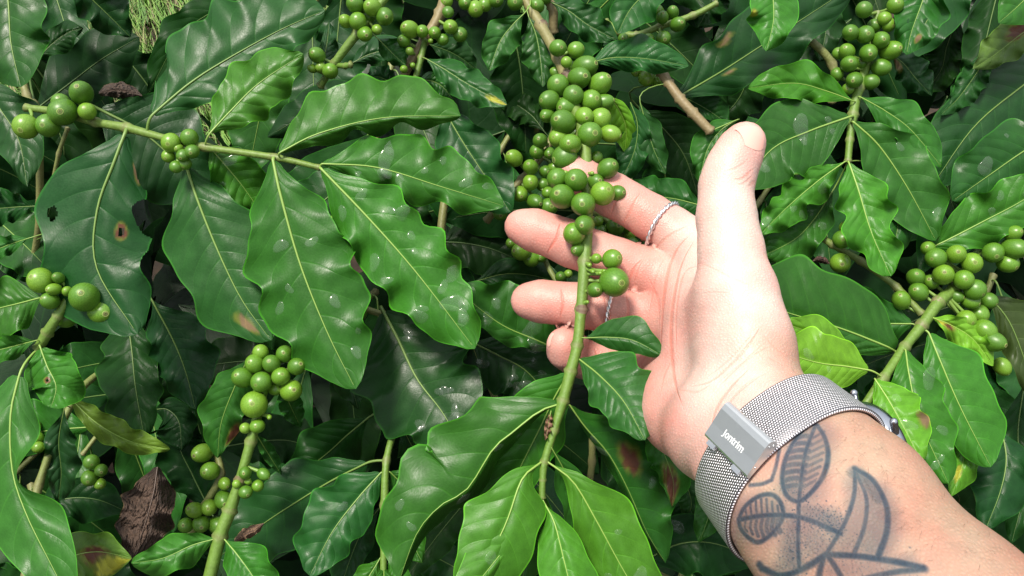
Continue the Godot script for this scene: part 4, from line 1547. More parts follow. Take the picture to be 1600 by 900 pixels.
func bottom_branches():
	var b := branch("thin hanging coffee shoot of paired leaves left of the bright bottom leaves", "coffee branches", [[640, 600, 0.46, 5], [620, 660, 0.428, 5], [604, 720, 0.412, 5], [601, 790, 0.405, 6], [600, 850, 0.40, 5], [598, 930, 0.395, 5]], 0.02)
	leaf(b, 0.412, 0.425, [[572, 724], [520, 750], [467, 782], [412, 818], [340, 872]], 66, 58, 0.24, {"n": 3, "g": 0.65, "dl": 3, "dr": 5})
	leaf(b, 0.41, 0.39, [[594, 740], [558, 780], [518, 833], [484, 900]], 40, 56, 0.34, {"n": 3, "g": 0.6, "wave": 2.6, "drops": 1})
	leaf(b, 0.41, 0.42, [[594, 792], [566, 830], [545, 880], [528, 935]], 24, 30, 0.28, {"n": 2})
	leaf(b, 0.41, 0.415, [[610, 738], [626, 754], [642, 772], [662, 800]], 34, 26, 0.40, {"n": 2.5, "g": 0.6})
	leaf(b, 0.405, 0.40, [[610, 808], [628, 826], [646, 852], [660, 880]], 22, 26, 0.42, {"n": 2})
	leaf(b, 0.40, 0.39, [[594, 872], [582, 892], [566, 915], [540, 950]], 18, 22, 0.5, {"n": 2})
	leaf(b, 0.40, 0.39, [[606, 872], [618, 890], [634, 915], [660, 950]], 18, 20, 0.5, {"n": 2})
	leaf(b, 0.40, 0.38, [[600, 880], [600, 900], [602, 925], [604, 960]], 16, 16, 0.52, {"n": 2})
	leaf(b, 0.43, 0.44, [[576, 652], [540, 682], [508, 711], [440, 762]], 42, 46, 0.20, {"n": 2})
	leaf(b, 0.44, 0.45, [[628, 668], [640, 690], [650, 715], [634, 752]], 26, 26, 0.30, {"n": 2})

	b = branch("low coffee branch with yellowing and scorched leaves, bottom left corner", "coffee branches", [[215, 470, 0.50, 5], [180, 560, 0.50, 5], [118, 620, 0.47, 5], [60, 760, 0.46, 5], [40, 900, 0.44, 5]], 0.4)
	leaf(b, 0.44, 0.43, [[106, 618], [150, 660], [205, 690], [266, 702]], 24, 20, 0.62, {"n": 3.4, "wave": 3.5, "color": Color(0.10, 0.17, 0.022), "g": 0.7, "label": "yellowish upturned leaf"})
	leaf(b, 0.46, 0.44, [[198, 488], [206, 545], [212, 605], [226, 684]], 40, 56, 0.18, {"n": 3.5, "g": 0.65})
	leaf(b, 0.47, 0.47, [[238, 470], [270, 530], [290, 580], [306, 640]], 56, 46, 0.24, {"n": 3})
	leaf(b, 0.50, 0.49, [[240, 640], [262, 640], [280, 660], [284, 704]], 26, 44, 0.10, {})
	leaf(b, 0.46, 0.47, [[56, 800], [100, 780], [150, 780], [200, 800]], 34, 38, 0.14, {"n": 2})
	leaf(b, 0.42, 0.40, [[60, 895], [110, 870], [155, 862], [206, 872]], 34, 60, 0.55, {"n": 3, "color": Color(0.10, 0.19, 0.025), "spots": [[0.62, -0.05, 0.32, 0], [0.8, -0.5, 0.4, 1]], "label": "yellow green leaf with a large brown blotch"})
	leaf(b, 0.45, 0.46, [[100, 640], [92, 690], [96, 740], [90, 790]], 30, 26, 0.22, {})
	cherries(b, 0.45, [[143, 722, 11, 0], [158, 735, 10, 0], [140, 747, 12, 0.2], [156, 756, 9, 0.4]])

	b = branch("deep shaded coffee twig of cherries beside the brown dead leaf", "coffee branches", [[290, 850, 0.49, 5], [320, 790, 0.48, 5], [345, 740, 0.48, 5], [330, 690, 0.49, 4]], 0.5)
	cherries(b, 0.475, [[328, 736, 14, 0], [351, 756, 10, 0.3], [304, 797, 13, 0], [327, 793, 12, 0.2], [349, 781, 14, 0.3], [290, 821, 12, 0], [314, 819, 13, 0.1], [316, 708, 15, 0.6], [340, 820, 14, 0.6]])
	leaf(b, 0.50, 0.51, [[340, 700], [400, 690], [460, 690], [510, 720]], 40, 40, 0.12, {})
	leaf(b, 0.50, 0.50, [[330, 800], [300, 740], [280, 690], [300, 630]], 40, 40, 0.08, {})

func top_branches():
	var b := branch("coffee twig of round cherries at the top edge left of centre", "coffee branches", [[620, -30, 0.43, 6], [590, 12, 0.43, 6], [559, 51, 0.43, 6.5], [522, 100, 0.435, 5.5], [500, 135, 0.44, 5]], 0.05)
	cherries(b, 0.422, [[555, 7, 14, 0.2], [582, 12, 14, 0.1], [559, 33, 13, 0], [540, 33, 10, 0.6], [601, 26, 14, 0.2, 1], [570, 53, 12, 0.2, 1], [589, 46, 8, 0.4], [575, 26, 11, 1]])
	cherries(b, 0.43, [[495, 86, 13, 0], [488, 107, 7, 0.3], [501, 105, 8, 0.2], [516, 111, 12, 0], [422, 28, 10, 0.6]])
	leaf(b, 0.44, 0.45, [[505, 110], [508, 85], [512, 60], [514, 34]], 10, 18, 0.25, {"n": 2})
	leaf(b, 0.44, 0.44, [[590, 60], [602, 72], [616, 86], [634, 102]], 24, 16, 0.36, {"n": 2})
	leaf(b, 0.45, 0.45, [[548, 100], [580, 84], [612, 80], [642, 98]], 24, 18, 0.22, {"n": 2})
	add_stem(b, [[528, 102, 0.435, 4], [540, 103, 0.43, 4.5], [548, 101, 0.428, 5]], 0.0)
	b = branch("woody brown twig with cherries right of the top left bunch", "coffee branches", [[700, -30, 0.45, 7], [688, 20, 0.45, 7.5], [664, 62, 0.45, 7], [640, 100, 0.45, 6.5], [628, 130, 0.455, 5]], 0.95)
	add_stem(b, [[664, 62, 0.448, 4], [658, 90, 0.446, 4.5], [649, 124, 0.445, 4]], 0.0)
	cherries(b, 0.44, [[640, 46, 14, 0, 1], [660, 49, 10, 0, 1], [679, 51, 10, 0], [704, 42, 12, 0], [700, 19, 9, 0.3], [719, 54, 11, 0.4], [692, 62, 9, 0.3], [631, 64, 10, 0.2], [640, 80, 6, 0], [631, 108, 6, 0], [673, 64, 4, 0], [645, 102, 4, 0]])
	leaf(b, 0.44, 0.43, [[668, 93], [694, 108], [737, 135], [792, 164]], 25, 26, 0.34, {"n": 3.4, "g": 0.7, "spots": [[0.9, -0.1, 0.28, 1]], "label": "leaf with a yellowing ragged tip"})
	leaf(b, 0.455, 0.455, [[652, 126], [672, 126], [692, 136], [710, 160]], 20, 24, 0.36, {"n": 2})
	leaf(b, 0.47, 0.48, [[672, 70], [700, 80], [722, 92], [745, 110]], 24, 20, 0.14, {})
	leaf(b, 0.46, 0.45, [[628, 132], [610, 128], [590, 120], [570, 126]], 14, 20, 0.26, {})
	b = branch("row of cherries hanging from the top edge left of the main stem", "coffee branches", [[690, -40, 0.46, 6], [730, -20, 0.46, 6], [775, -14, 0.46, 6], [835, -8, 0.46, 6], [862, 10, 0.46, 7], [864, 50, 0.465, 7]], 0.9)
	cherries(b, 0.45, [[697, 2, 10, 0], [727, 5, 11, 0], [743, 14, 12, 0], [758, 7, 11, 0.2], [775, 0, 11, 0], [805, 4, 12, 0], [839, 9, 12, 0], [720, -8, 12, 0.5], [852, -4, 10, 0.5]])
	leaf(b, 0.44, 0.435, [[818, 22], [800, 40], [781, 66], [764, 111]], 28, 28, 0.40, {"n": 2.4})
	leaf(b, 0.445, 0.44, [[826, 26], [838, 56], [845, 98], [848, 136]], 26, 28, 0.36, {"n": 3})
	leaf(b, 0.46, 0.47, [[802, 50], [812, 100], [818, 160], [822, 240]], 48, 46, 0.14, {"n": 3, "g": 0.6, "spots": [[0.78, 0.5, 0.1, 2]]})
	leaf(b, 0.455, 0.45, [[862, 4], [890, 18], [920, 40], [966, 64]], 30, 24, 0.26, {"n": 3})

	b = branch("thin coffee twig with cherries right of the main stem at the top", "coffee branches", [[1120, 5, 0.46, 4], [1083, 24, 0.46, 4.5], [1030, 42, 0.46, 4.5], [994, 55, 0.46, 5], [968, 50, 0.465, 6], [945, 36, 0.47, 6]], 0.15)
	cherries(b, 0.45, [[1027, 17, 9, 0.3], [1051, 19, 10, 0.2], [1035, 27, 10, 0], [1059, 38, 12, 0], [1037, 60, 11, 0], [1013, 62, 10, 0.4], [974, 61, 9, 0.3], [1010, 122, 12, 0.8], [1025, 126, 9, 1], [994, 112, 8, 1]])
	leaf(b, 0.435, 0.435, [[922, 98], [960, 90], [1010, 92], [1076, 103]], 34, 22, 0.33, {"n": 2.5, "g": 0.8, "label": "matt leaf spread sideways behind the cherries"})
	leaf(b, 0.44, 0.43, [[1040, -40], [1010, -12], [984, 16], [965, 52]], 36, 32, 0.34, {"n": 2, "g": 0.7})
	leaf(b, 0.47, 0.47, [[1120, -50], [1112, -15], [1105, 15], [1090, 44]], 30, 32, 0.12, {})
	b = branch("knobbly brown coffee twig pointing at the thumb", "coffee branches", [[1020, 95, 0.45, 5], [1034, 113, 0.448, 8], [1045, 130, 0.445, 7], [1062, 154, 0.442, 7.5], [1082, 176, 0.44, 7.5], [1110, 205, 0.438, 7]], 1.0)
	leaf(b, 0.45, 0.45, [[1062, 150], [1085, 160], [1112, 176], [1140, 196]], 30, 14, 0.2, {"n": 2})
	leaf(b, 0.44, 0.44, [[1152, 188], [1128, 202], [1106, 232], [1092, 286]], 26, 26, 0.42, {"n": 2.6})
	leaf(b, 0.42, 0.44, [[950, 148], [966, 170], [978, 200], [976, 238]], 16, 24, 0.80, {"n": 2, "wave": 1, "label": "bright lime leaf beside the cherries"})
	leaf(b, 0.435, 0.44, [[985, 160], [996, 195], [990, 240], [966, 290]], 24, 30, 0.32, {"n": 3})
	leaf(b, 0.44, 0.44, [[1000, 160], [1010, 195], [1022, 235], [1040, 272]], 22, 22, 0.32, {"n": 2.4})
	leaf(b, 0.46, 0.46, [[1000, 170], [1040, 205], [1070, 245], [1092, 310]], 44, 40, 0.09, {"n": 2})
	leaf(b, 0.43, 0.43, [[1098, 322], [1060, 312], [1018, 304], [982, 284]], 40, 32, 0.36, {"n": 2.4, "g": 0.75})

func middle_leaves():
	var b := branch("hidden coffee branch with wet leaves behind the left fingers", "coffee branches", [[690, 130, 0.50, 6], [700, 260, 0.50, 6], [690, 390, 0.49, 6], [730, 500, 0.48, 6], [780, 640, 0.48, 5]], 0.6)
	leaf(b, 0.45, 0.44, [[692, 168], [722, 220], [756, 272], [798, 332]], 44, 48, 0.28, {"n": 3, "g": 0.65})
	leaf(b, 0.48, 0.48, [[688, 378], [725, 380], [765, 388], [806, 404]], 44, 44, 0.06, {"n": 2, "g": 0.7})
	leaf(b, 0.43, 0.42, [[876, 548], [835, 530], [780, 505], [712, 452]], 24, 66, 0.42, {"n": 3.4, "wave": 3.2, "g": 0.7, "drops": 10, "label": "wet leaf with a wavy edge behind the ring finger"})
	leaf(b, 0.44, 0.44, [[740, 536], [780, 556], [825, 582], [872, 640]], 46, 58, 0.24, {"n": 3, "drops": 14, "g": 0.65})
	leaf(b, 0.45, 0.46, [[742, 440], [790, 428], [840, 432], [890, 450]], 26, 30, 0.26, {"n": 2})
	b = branch("hidden coffee branch with a big wet leaf below the left leaves", "coffee branches", [[480, 420, 0.47, 5], [545, 470, 0.455, 5], [600, 492, 0.45, 5], [640, 500, 0.46, 5]], 0.5)
	cherries(b, 0.445, [[530, 367, 17, 0], [536, 396, 14, 0.3], [562, 490, 11, 0.2], [538, 425, 12, 0.8], [522, 345, 9, 0.6]])
	leaf(b, 0.43, 0.40, [[600, 488], [622, 530], [652, 592], [690, 642], [718, 690]], 88, 92, 0.26, {"n": 3.6, "wave": 2.6, "g": 0.6, "drops": 14, "label": "wide dark leaf speckled with water"})
	leaf(b, 0.45, 0.46, [[560, 480], [552, 530], [545, 580], [560, 640]], 30, 34, 0.22, {})
	b = branch("cherry bunch in shade between the main stem and the middle finger", "coffee branches", [[868, 200, 0.47, 5], [850, 240, 0.465, 5], [815, 280, 0.46, 5], [790, 310, 0.46, 6], [760, 345, 0.47, 5]], 0.7)
	cherries(b, 0.45, [[803, 247, 13, 0], [829, 261, 12, 0], [844, 220, 12, 0], [839, 237, 12, 0.4], [858, 239, 10, 0.4], [829, 285, 12, 0.1], [812, 303, 13, 0.2], [836, 315, 12, 0], [858, 323, 13, 0], [856, 301, 9, 0.4], [782, 333, 12, 0.5], [845, 332, 10, 0.8], [852, 268, 9, 0.8], [866, 262, 10, 0.8], [848, 288, 10, 1]])
	add_stem(b, [[840, 330, 0.455, 4], [846, 390, 0.455, 4], [870, 440, 0.45, 4], [900, 470, 0.45, 4]], 0.4)
	cherries(b, 0.44, [[814, 393, 14, 0.3], [830, 405, 12, 1], [876, 433, 9, 0], [846, 400, 10, 1], [888, 428, 7, 0.4], [800, 380, 10, 1.4]])
	leaf(b, 0.46, 0.47, [[850, 205], [830, 180], [800, 160], [770, 150]], 24, 24, 0.14, {})
	b = branch("dark cherries glimpsed between the index and middle fingers", "coffee branches", [[930, 330, 0.43, 4], [960, 355, 0.43, 4], [990, 384, 0.435, 4], [1020, 410, 0.44, 4]], 0.2)
	cherries(b, 0.422, [[961, 355, 14, 0.1], [940, 362, 10, 0.1], [986, 382, 12, 0.4], [934, 346, 8, 0.2], [978, 352, 10, 0.6], [985, 366, 9, 0.9]])
	leaf(b, 0.44, 0.45, [[925, 335], [950, 345], [980, 370], [1010, 400]], 22, 20, 0.14, {})
	b = branch("shaded coffee branch with brown stalk below the wrist", "coffee branches", [[925, 660, 0.43, 5], [925, 720, 0.43, 5], [922, 790, 0.435, 5], [960, 860, 0.44, 4], [1080, 920, 0.43, 4]], 0.6)
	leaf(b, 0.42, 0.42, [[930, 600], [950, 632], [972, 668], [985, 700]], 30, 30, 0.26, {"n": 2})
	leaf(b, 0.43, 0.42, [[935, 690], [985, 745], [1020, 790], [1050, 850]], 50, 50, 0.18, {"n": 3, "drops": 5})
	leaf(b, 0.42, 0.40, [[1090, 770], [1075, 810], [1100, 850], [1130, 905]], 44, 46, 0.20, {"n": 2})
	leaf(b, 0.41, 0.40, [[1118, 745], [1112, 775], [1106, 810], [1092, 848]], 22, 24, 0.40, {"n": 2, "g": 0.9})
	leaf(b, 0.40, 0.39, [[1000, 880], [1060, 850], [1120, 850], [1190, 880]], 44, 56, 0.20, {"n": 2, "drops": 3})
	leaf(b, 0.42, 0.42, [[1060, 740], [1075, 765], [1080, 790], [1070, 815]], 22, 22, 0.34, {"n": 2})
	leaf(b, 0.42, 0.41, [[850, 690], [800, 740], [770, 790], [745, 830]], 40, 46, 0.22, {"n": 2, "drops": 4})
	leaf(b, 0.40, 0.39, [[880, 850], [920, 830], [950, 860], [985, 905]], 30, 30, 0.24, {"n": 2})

func right_branches():
	var b := branch("coffee shoot with a tall cherry bunch right of the thumb", "coffee branches", [[1372, 20, 0.45, 6], [1362, 80, 0.448, 6], [1342, 138, 0.443, 7], [1333, 179, 0.44, 7], [1328, 219, 0.436, 5.5], [1325, 252, 0.433, 5]], 0.03)
	cherries(b, 0.437, [[1350, 15, 12, 0], [1399, 8, 12, 0.2], [1382, 29, 10, 0.4], [1389, 39, 10, 0.6], [1329, 51, 13, 0], [1352, 54, 13, 0], [1376, 63, 14, 0], [1357, 83, 14, 0], [1392, 79, 15, 0.2, 1], [1323, 81, 13, 0.2], [1310, 83, 9, 0.8], [1327, 100, 13, 0], [1377, 105, 13, 0.6], [1335, 125, 13, 0], [1308, 116, 10, 0.8], [1325, 139, 9, 0.6], [1360, 128, 12, 0.8], [1345, 100, 9, 1], [1366, 40, 10, 1]])
	leaf(b, 0.437, 0.43, [[1331, 157], [1290, 142], [1240, 130], [1168, 138]], 26, 34, 0.54, {"n": 2.6, "g": 0.85})
	leaf(b, 0.433, 0.425, [[1326, 183], [1262, 206], [1205, 234], [1160, 292]], 62, 58, 0.41, {"n": 2.4, "wave": 1.6, "g": 0.62, "drops": 6})
	leaf(b, 0.438, 0.43, [[1345, 152], [1384, 174], [1424, 204], [1472, 262]], 34, 30, 0.46, {"n": 2.6, "dl": 3.0})
	leaf(b, 0.433, 0.43, [[1335, 192], [1374, 229], [1418, 294], [1462, 376]], 58, 48, 0.44, {"n": 2.6, "g": 0.7, "drops": 2})
	leaf(b, 0.431, 0.42, [[1318, 254], [1279, 282], [1232, 322], [1186, 368]], 34, 34, 0.56, {"pr": [[0.36, 0.35, 0.06], [0.62, 0.4, 0.06]], "pl": [[0.5, 0.4, 0.07]], "n": 4.2, "wave": 3.6, "dl": 5, "dr": 1, "drops": 6, "label": "bright wavy leaf with drops beside the thumb"})
	leaf(b, 0.43, 0.41, [[1327, 256], [1342, 300], [1362, 365], [1392, 432]], 50, 48, 0.59, {"pr": [[0.42, 0.4, 0.07], [0.74, 0.45, 0.08]], "pl": [[0.62, 0.4, 0.09]], "n": 3.2, "wave": 3.4, "g": 0.7})
	leaf(b, 0.44, 0.43, [[1372, 268], [1398, 316], [1402, 360], [1384, 412]], 26, 34, 0.38, {"n": 2.4, "drops": 5})
	leaf(b, 0.445, 0.43, [[1300, 300], [1270, 345], [1240, 375], [1188, 402]], 34, 40, 0.42, {"n": 3, "drops": 2, "g": 0.7})

	b = branch("coffee branch with cherry clusters at the right edge above the arm", "coffee branches", [[1545, 372, 0.44, 5], [1520, 405, 0.435, 6], [1492, 449, 0.43, 8], [1467, 472, 0.425, 8.5], [1441, 508, 0.42, 8], [1414, 542, 0.415, 7], [1380, 592, 0.405, 7], [1340, 650, 0.40, 6]], 0.02)
	cherries(b, 0.424, [[1462, 403, 15, 0.2], [1494, 397, 15, 0.1], [1519, 411, 15, 0], [1474, 429, 16, 0], [1506, 437, 14, -0.2], [1524, 453, 16, 0], [1431, 433, 14, 0.4], [1435, 456, 15, 0.2, 1], [1408, 469, 15, 0.1], [1516, 470, 13, 0.5], [1492, 463, 11, 0.6], [1552, 395, 15, 0.5], [1585, 388, 17, 0.4, 1], [1575, 411, 15, 0.8], [1583, 364, 13, 0.4], [1450, 388, 11, 0.6], [1455, 440, 12, 1], [1510, 499, 14, 0], [1539, 516, 16, -0.2, 1], [1550, 533, 17, -0.4, 1], [1529, 490, 14, 1], [1566, 573, 13, 1], [1545, 470, 12, 1.2]])
	add_stem(b, [[1270, 360, 0.445, 5], [1300, 382, 0.443, 5], [1345, 408, 0.438, 5], [1400, 448, 0.43, 5], [1440, 490, 0.424, 5]], 0.25)
	cherries(b, 0.434, [[1316, 374, 14, 0], [1313, 411, 16, 0, 1], [1322, 356, 10, 1]])
	leaf(b, 0.418, 0.40, [[1397, 548], [1384, 541], [1310, 512], [1222, 486], [1130, 452]], 44, 86, 0.46, {"quilt": 2.4, "n": 2, "wave": 1.4, "g": 0.55, "dl": 4, "dr": 4})
	leaf(b, 0.424, 0.43, [[1424, 506], [1380, 506], [1320, 508], [1260, 508]], 46, 52, 0.40, {"n": 2, "g": 0.6})
	leaf(b, 0.405, 0.395, [[1345, 566], [1305, 545], [1265, 520], [1215, 502]], 36, 30, 0.78, {"n": 2, "wave": 1.4})
	leaf(b, 0.40, 0.39, [[1356, 578], [1320, 572], [1275, 566], [1205, 545]], 46, 50, 0.84, {"n": 2, "wave": 1.6, "g": 0.6, "drops": 2, "label": "lime green leaf just above the watch strap"})
	leaf(b, 0.417, 0.395, [[1452, 522], [1468, 562], [1500, 636], [1548, 730]], 62, 42, 0.52, {"n": 2, "wave": 1.6, "g": 0.62, "dl": 4, "dr": 3, "label": "broad glossy leaf above the forearm"})
	leaf(b, 0.41, 0.385, [[1415, 548], [1421, 590], [1438, 660], [1482, 756]], 50, 40, 0.54, {"n": 3, "wave": 2.2, "g": 0.65, "drops": 5})
	leaf(b, 0.40, 0.38, [[1368, 594], [1388, 625], [1412, 668], [1440, 722]], 42, 36, 0.78, {"n": 3, "wave": 2.2, "spots": [[0.62, 0.85, 0.2, 2]], "drops": 4, "g": 0.65, "label": "yellow green leaf beside the watch case"})
	leaf(b, 0.42, 0.40, [[1492, 640], [1500, 680], [1505, 720], [1486, 776]], 30, 32, 0.66, {"n": 3, "spots": [[0.75, -0.1, 0.2, 1]]})
	leaf(b, 0.42, 0.42, [[1456, 496], [1486, 508], [1520, 530], [1552, 572]], 24, 24, 0.89, {"n": 2.5, "spots": [[0.18, -0.2, 0.3, 1], [0.24, -0.2, 0.16, 0]], "label": "pale leaf with an orange patch"})
	leaf(b, 0.44, 0.42, [[1566, 676], [1572, 720], [1562, 770], [1540, 826]], 42, 46, 0.26, {"n": 2, "g": 0.65, "label": "grey glossy leaf above the far arm edge"})
	leaf(b, 0.46, 0.44, [[1600, 600], [1590, 680], [1600, 760], [1580, 850]], 40, 40, 0.16, {})
	leaf(b, 0.44, 0.43, [[1540, 458], [1575, 500], [1600, 560], [1625, 640]], 60, 26, 0.22, {"n": 2, "color": Color(0.04, 0.07, 0.016)})
	leaf(b, 0.435, 0.42, [[1452, 388], [1482, 374], [1536, 346], [1598, 313], [1660, 270]], 44, 40, 0.54, {"n": 3, "wave": 3.0, "g": 0.65, "drops": 4})

	collar(b, 1466, 472, 0.425, 10.5, Vector2(-0.7, 0.8), Color(0.17, 0.17, 0.07))
	collar(b, 1440, 509, 0.42, 10.0, Vector2(-0.7, 0.8), Color(0.16, 0.19, 0.06))
	b = branch("coffee branch of large ribbed leaves at the upper right edge", "coffee branches", [[1680, -30, 0.50, 6], [1660, 60, 0.49, 6], [1655, 200, 0.48, 6], [1670, 360, 0.48, 6]], 0.4)
	leaf(b, 0.44, 0.43, [[1655, 205], [1600, 236], [1545, 274], [1488, 314]], 48, 56, 0.34, {"n": 2, "g": 0.6, "drops": 2})
	leaf(b, 0.47, 0.45, [[1660, 90], [1590, 140], [1520, 200], [1455, 292]], 58, 66, 0.26, {"n": 3, "g": 0.6, "quilt": 1.5})
	leaf(b, 0.46, 0.45, [[1650, 20], [1600, 50], [1555, 85], [1520, 108]], 26, 34, 0.36, {"n": 3, "color": Color(0.085, 0.15, 0.025), "spots": [[0.38, -0.2, 0.35, 0]], "label": "yellowish leaf with a dark burnt patch"})
	leaf(b, 0.46, 0.45, [[1550, 70], [1535, 100], [1500, 150], [1470, 180]], 24, 20, 0.24, {})
	leaf(b, 0.44, 0.43, [[1456, -45], [1442, 0], [1424, 50], [1416, 86]], 44, 36, 0.38, {"n": 2.4, "holes": [[0.55, 0.35, 0.08], [0.62, -0.3, 0.06]], "spots": [[0.78, 0.4, 0.13, 2]], "label": "leaf with two round insect holes"})
	leaf(b, 0.44, 0.42, [[1660, -60], [1620, -20], [1590, 10], [1560, 36]], 38, 40, 0.50, {"n": 2})
	leaf(b, 0.46, 0.46, [[1392, 84], [1412, 100], [1432, 124], [1456, 150]], 30, 24, 0.24, {"spots": [[0.2, -0.5, 0.3, 2]]})
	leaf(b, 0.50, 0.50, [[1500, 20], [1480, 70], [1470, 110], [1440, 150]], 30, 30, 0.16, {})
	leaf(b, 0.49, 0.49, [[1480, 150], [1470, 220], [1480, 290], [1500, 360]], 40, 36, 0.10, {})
	b = branch("coffee branch of grey glossy leaves above the thumb tip", "coffee branches", [[1150, -40, 0.49, 6], [1240, 40, 0.48, 6], [1300, 100, 0.48, 6], [1300, 160, 0.48, 5]], 0.5)
	leaf(b, 0.45, 0.47, [[1062, 150], [1127, 112], [1195, 68], [1330, -20]], 58, 46, 0.24, {"n": 3, "g": 0.6, "wave": 3.2, "spots": [[0.35, 0.75, 0.10, 2], [0.28, -0.2, 0.06, 2]], "quilt": 1.7, "label": "long grey glossy leaf pointing up right"})
	leaf(b, 0.43, 0.425, [[1204, -45], [1208, 0], [1208, 36], [1197, 80]], 38, 40, 0.52, {"n": 2, "spots": [[0.52, -0.85, 0.14, 1]], "label": "bright leaf with a long drip tip"})
	leaf(b, 0.48, 0.48, [[1330, 30], [1290, 60], [1240, 80], [1190, 84]], 26, 34, 0.10, {})
	leaf(b, 0.48, 0.49, [[1170, 90], [1165, 130], [1150, 160], [1120, 190]], 36, 36, 0.12, {})
	leaf(b, 0.48, 0.47, [[1275, -30], [1285, 10], [1290, 50], [1280, 95]], 30, 30, 0.13, {})

# ---------------------------------------------------------------- what lies behind: more branches, the mass of the bush, ground and litter
func build_background():
	# shaded branches a little deeper in the bush, their leaves still told apart
	var r := RandomNumberGenerator.new()
	r.seed = 312
	var spots := []
	for i in 36:
		spots.append(Vector2(-160 + (i % 9) * 240 + r.randf_range(-60, 60), -140 + (i / 9) * 330 + r.randf_range(-120, 120)))
	for s in spots:
		if s.x > 90 and s.x < 420 and s.y < 190:
			continue
		var d := r.randf_range(0.50, 0.64)
		var a := r.randf_range(0.6, 2.5)
		var stem := []
		for k in 4:
			stem.append([s.x + cos(a) * 75.0 * k, s.y + sin(a) * 75.0 * k, d - 0.01 * k, 4.5 - 0.5 * k])
		var b := branch("dark coffee branch in the deep shade inside the bush", "shaded branches inside the bush", stem, 0.5, "coffee_branch")
		for k in 7:
			var p := Vector2(s.x, s.y) + Vector2(cos(a), sin(a)) * 34.0 * k
			var side := 1.0 if k % 2 else -1.0
			var dir := Vector2(cos(a + side * r.randf_range(0.5, 1.1)), sin(a + side * r.randf_range(0.5, 1.1)))
			var l := r.randf_range(150, 230)
			var mid := []
			for q in 4:
				var f := q / 3.0
				mid.append([p.x + dir.x * (16 + l * f), p.y + dir.y * (16 + l * f) + 30.0 * f * f])
			var lo := Vector2(mid[3][0], mid[3][1])
			if lo.x > 175 and lo.x < 320 and lo.y < 110:
				continue
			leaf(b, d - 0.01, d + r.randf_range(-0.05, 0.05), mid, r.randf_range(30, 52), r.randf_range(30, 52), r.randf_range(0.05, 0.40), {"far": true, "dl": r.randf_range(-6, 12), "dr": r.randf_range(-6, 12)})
		if r.randf() < 0.5:
			for k in 6:
				cherry(b, s.x + cos(a) * 75.0 + r.randf_range(-26, 26), s.y + sin(a) * 75.0 + r.randf_range(-26, 26), d - 0.02 - r.randf() * 0.01, r.randf_range(8, 12), r)
	# the mass of the bush
	var mm := MultiMesh.new()
	mm.transform_format = MultiMesh.TRANSFORM_3D
	var at := []
	var q := RandomNumberGenerator.new()
	q.seed = 77
	while at.size() < 2600:
		var d := q.randf_range(0.66, 1.25)
		var x := q.randf_range(-900, 2500)
		var y := q.randf_range(-500, 1700)
		if x > 60 and x < 420 and y < 210:
			continue
		var p := place(Vector3(x, y, d))
		if p.y < 0.15:
			continue
		var nn := (view.basis.z * 0.8 + Vector3(q.randfn(), q.randfn() + 0.6, q.randfn()) * 0.6).normalized()
		var f := nn.cross(Vector3(q.randfn(), q.randfn(), q.randfn())).normalized()
		at.append(Transform3D(Basis(f.cross(nn), nn, f) .scaled_local(Vector3.ONE * q.randf_range(0.8, 1.25)), p))
	mm.mesh = shared_leaf()
	mm.instance_count = at.size()
	for i in at.size():
		mm.set_instance_transform(i, at[i])
	var mi := MultiMeshInstance3D.new()
	mi.name = "bush_foliage"
	mi.multimesh = mm
	mi.material_override = leaf_mats[0]
	add_child(mi, true)
	tag(mi, "dark mass of coffee foliage deep inside the bush", "foliage", "", "stuff")

func shared_leaf() -> ArrayMesh:
	var v := PackedVector3Array()
	var n := PackedVector3Array()
	var uv := PackedVector2Array()
	var col := PackedColorArray()
	var idx := PackedInt32Array()
	var nt := 12
	var c := leaf_color(0.05) * 2.3  # tint darkened so gaps in the bush read as black shade
	for i in nt + 1:
		var t := float(i) / nt
		var w := leaf_profile(t) * 0.028
		for j in 5:
			var s := (j - 2) / 2.0
			v.append(Vector3(s * w, -0.03 * (t - 0.4) * (t - 0.4) * 4.0 * 0.6 + absf(s) * 0.004 + 0.003 * absf(s) * sin(t * 24.0 + j), (t - 0.5) * 0.14))
			n.append(Vector3(-s * 0.12, 1, 0.2 * (t - 0.4)).normalized())
			uv.append(Vector2(0.5 + 0.5 * s, t))
			col.append(c)
	for i in nt:
		for j in 4:
			var k := i * 5 + j
			idx.append_array(PackedInt32Array([k, k + 1, k + 5, k + 1, k + 6, k + 5]))
	return build_mesh(v, n, idx, uv, col)

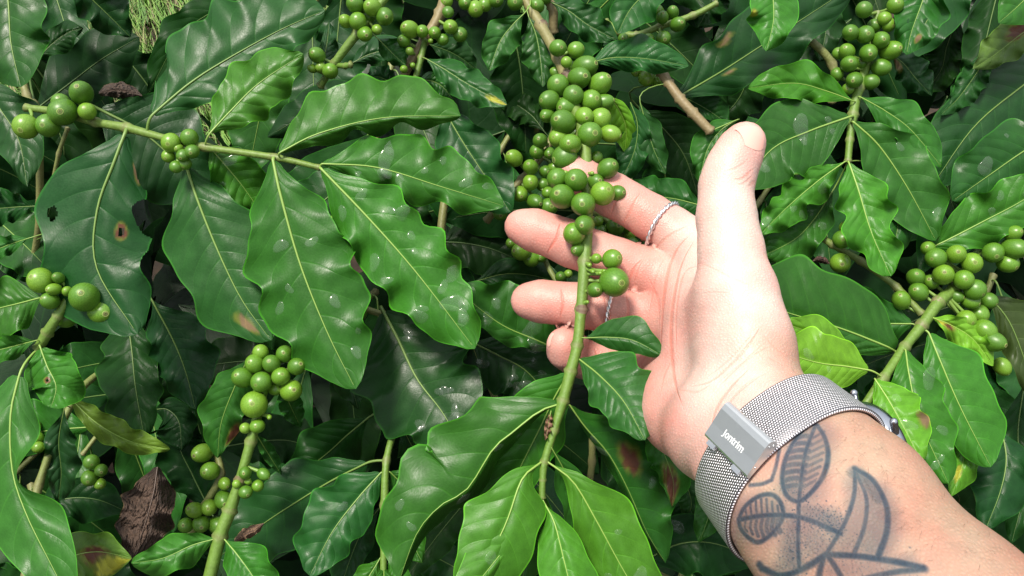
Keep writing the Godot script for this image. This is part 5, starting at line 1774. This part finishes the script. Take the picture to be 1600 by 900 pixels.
func build_ground():
	var g := MeshInstance3D.new()
	g.name = "ground"
	var pm := PlaneMesh.new()
	pm.size = Vector2(400, 400)
	g.mesh = pm
	var m := StandardMaterial3D.new()
	m.resource_name = "soil"
	m.albedo_texture = noise_texture(512, 0.02, 3, Color(0.12, 0.09, 0.06), Color(0.24, 0.18, 0.12))
	m.uv1_triplanar = true
	m.uv1_world_triplanar = true
	m.uv1_scale = Vector3(2, 2, 2)
	m.roughness = 0.95
	g.material_override = m
	add_child(g, true)
	g.set_meta("kind", "structure")
	# grass beyond the bush
	var st := SurfaceTool.new()
	st.begin(Mesh.PRIMITIVE_TRIANGLES)
	var r := RandomNumberGenerator.new()
	r.seed = 8
	for k in 9:
		var a := r.randf() * TAU
		var lean := r.randf_range(0.2, 0.9)
		var l := r.randf_range(0.05, 0.11)
		var o := Vector3(r.randf_range(-0.02, 0.02), 0, r.randf_range(-0.02, 0.02))
		var d := Vector3(cos(a), 0, sin(a))
		var sd := Vector3(-d.z, 0, d.x)
		for s in 4:
			var f0 := s / 4.0
			var f1 := (s + 1) / 4.0
			var p0 := o + Vector3(0, l * f0 * (1.0 - 0.35 * lean * f0), 0) + d * l * lean * f0 * f0
			var p1 := o + Vector3(0, l * f1 * (1.0 - 0.35 * lean * f1), 0) + d * l * lean * f1 * f1
			var w0 := 0.0032 * (1.0 - f0 * 0.9)
			var w1 := 0.0032 * (1.0 - f1 * 0.9)
			for q in [p0 - sd * w0, p1 - sd * w1, p0 + sd * w0, p0 + sd * w0, p1 - sd * w1, p1 + sd * w1]:
				st.set_normal((Vector3.UP + d * 0.4).normalized())
				st.add_vertex(q)
	var gm := StandardMaterial3D.new()
	gm.resource_name = "grass"
	gm.albedo_color = Color.WHITE
	gm.vertex_color_use_as_albedo = true
	gm.roughness = 0.6
	gm.backlight_enabled = true
	gm.backlight = Color(0.2, 0.4, 0.08)
	var mm := MultiMesh.new()
	mm.transform_format = MultiMesh.TRANSFORM_3D
	mm.use_colors = true
	mm.mesh = st.commit()
	mm.instance_count = 6000
	for i in 6000:
		var p := Vector3(r.randf_range(-2.6, 0.4), 0, r.randf_range(-4.2, -1.7))
		mm.set_instance_transform(i, Transform3D(Basis(Vector3.UP, r.randf() * TAU).scaled(Vector3.ONE * r.randf_range(0.6, 1.3)), p))
		mm.set_instance_color(i, [Color(0.10, 0.23, 0.03), Color(0.07, 0.18, 0.025), Color(0.16, 0.29, 0.05), Color(0.20, 0.19, 0.08)][[0, 1, 2, 0, 2, 3][r.randi() % 6]])
	var mi := MultiMeshInstance3D.new()
	mi.name = "grass"
	mi.multimesh = mm
	mi.material_override = gm
	add_child(mi, true)
	tag(mi, "sunlit grass seen through the gap at the top left", "grass", "", "stuff")

func build_litter():
	var dry := StandardMaterial3D.new()
	dry.resource_name = "dead_leaf"
	dry.vertex_color_use_as_albedo = true
	dry.albedo_texture = leaf_mats[1].albedo_texture
	dry.heightmap_enabled = true
	dry.heightmap_texture = noise_texture(256, 0.03, 15, Color(0, 0, 0), Color(1, 1, 1), 5)
	dry.heightmap_scale = 0.6
	dry.uv1_scale = Vector3(1, 1, 1)
	dry.roughness = 0.75
	for k in [
		[[[246, 730], [240, 770], [226, 820], [206, 878]], 40.0, 44.0, 0.44, 0.42, Color(0.085, 0.045, 0.034), "crumpled brown dead leaf caught upright among the lower left leaves"],
		[[[222, 150], [200, 143], [178, 140], [154, 146]], 13.0, 12.0, 0.46, 0.45, Color(0.09, 0.05, 0.035), "small curled dry leaf behind the upper left cherries"],
		[[[412, 818], [398, 828], [382, 836], [366, 848]], 8.0, 9.0, 0.398, 0.396, Color(0.36, 0.22, 0.15), "tan dry scrap of leaf beside the upright twig"],
		[[[1270, 408], [1278, 405], [1288, 407], [1296, 412]], 5.0, 6.0, 0.43, 0.43, Color(0.20, 0.10, 0.07), "little withered leaf scrap right of the thumb base"],
	]:
		var b := Branch.new()
		b.base = place(Vector3(k[0][0][0], k[0][0][1], k[3]))
		b.node = thing("dead_leaf", k[6], "dead leaf", b.base, "dead leaves caught in the bush")
		b.sd = int(k[1] * 10)
		b.line = [Vector3(k[0][0][0], k[0][0][1], k[3])]
		leaf(b, k[3], k[4], k[0], k[1], k[2], 0.3, {"color": k[5], "mat": dry, "wave": 9.0 if k[1] > 20 else 2.5, "n": 3.3, "dl": 20.0 if k[1] > 20 else 5.0, "dr": 8.0, "join": false, "rib": Color(0.07, 0.04, 0.028), "called": "blade", "g": 0.6})
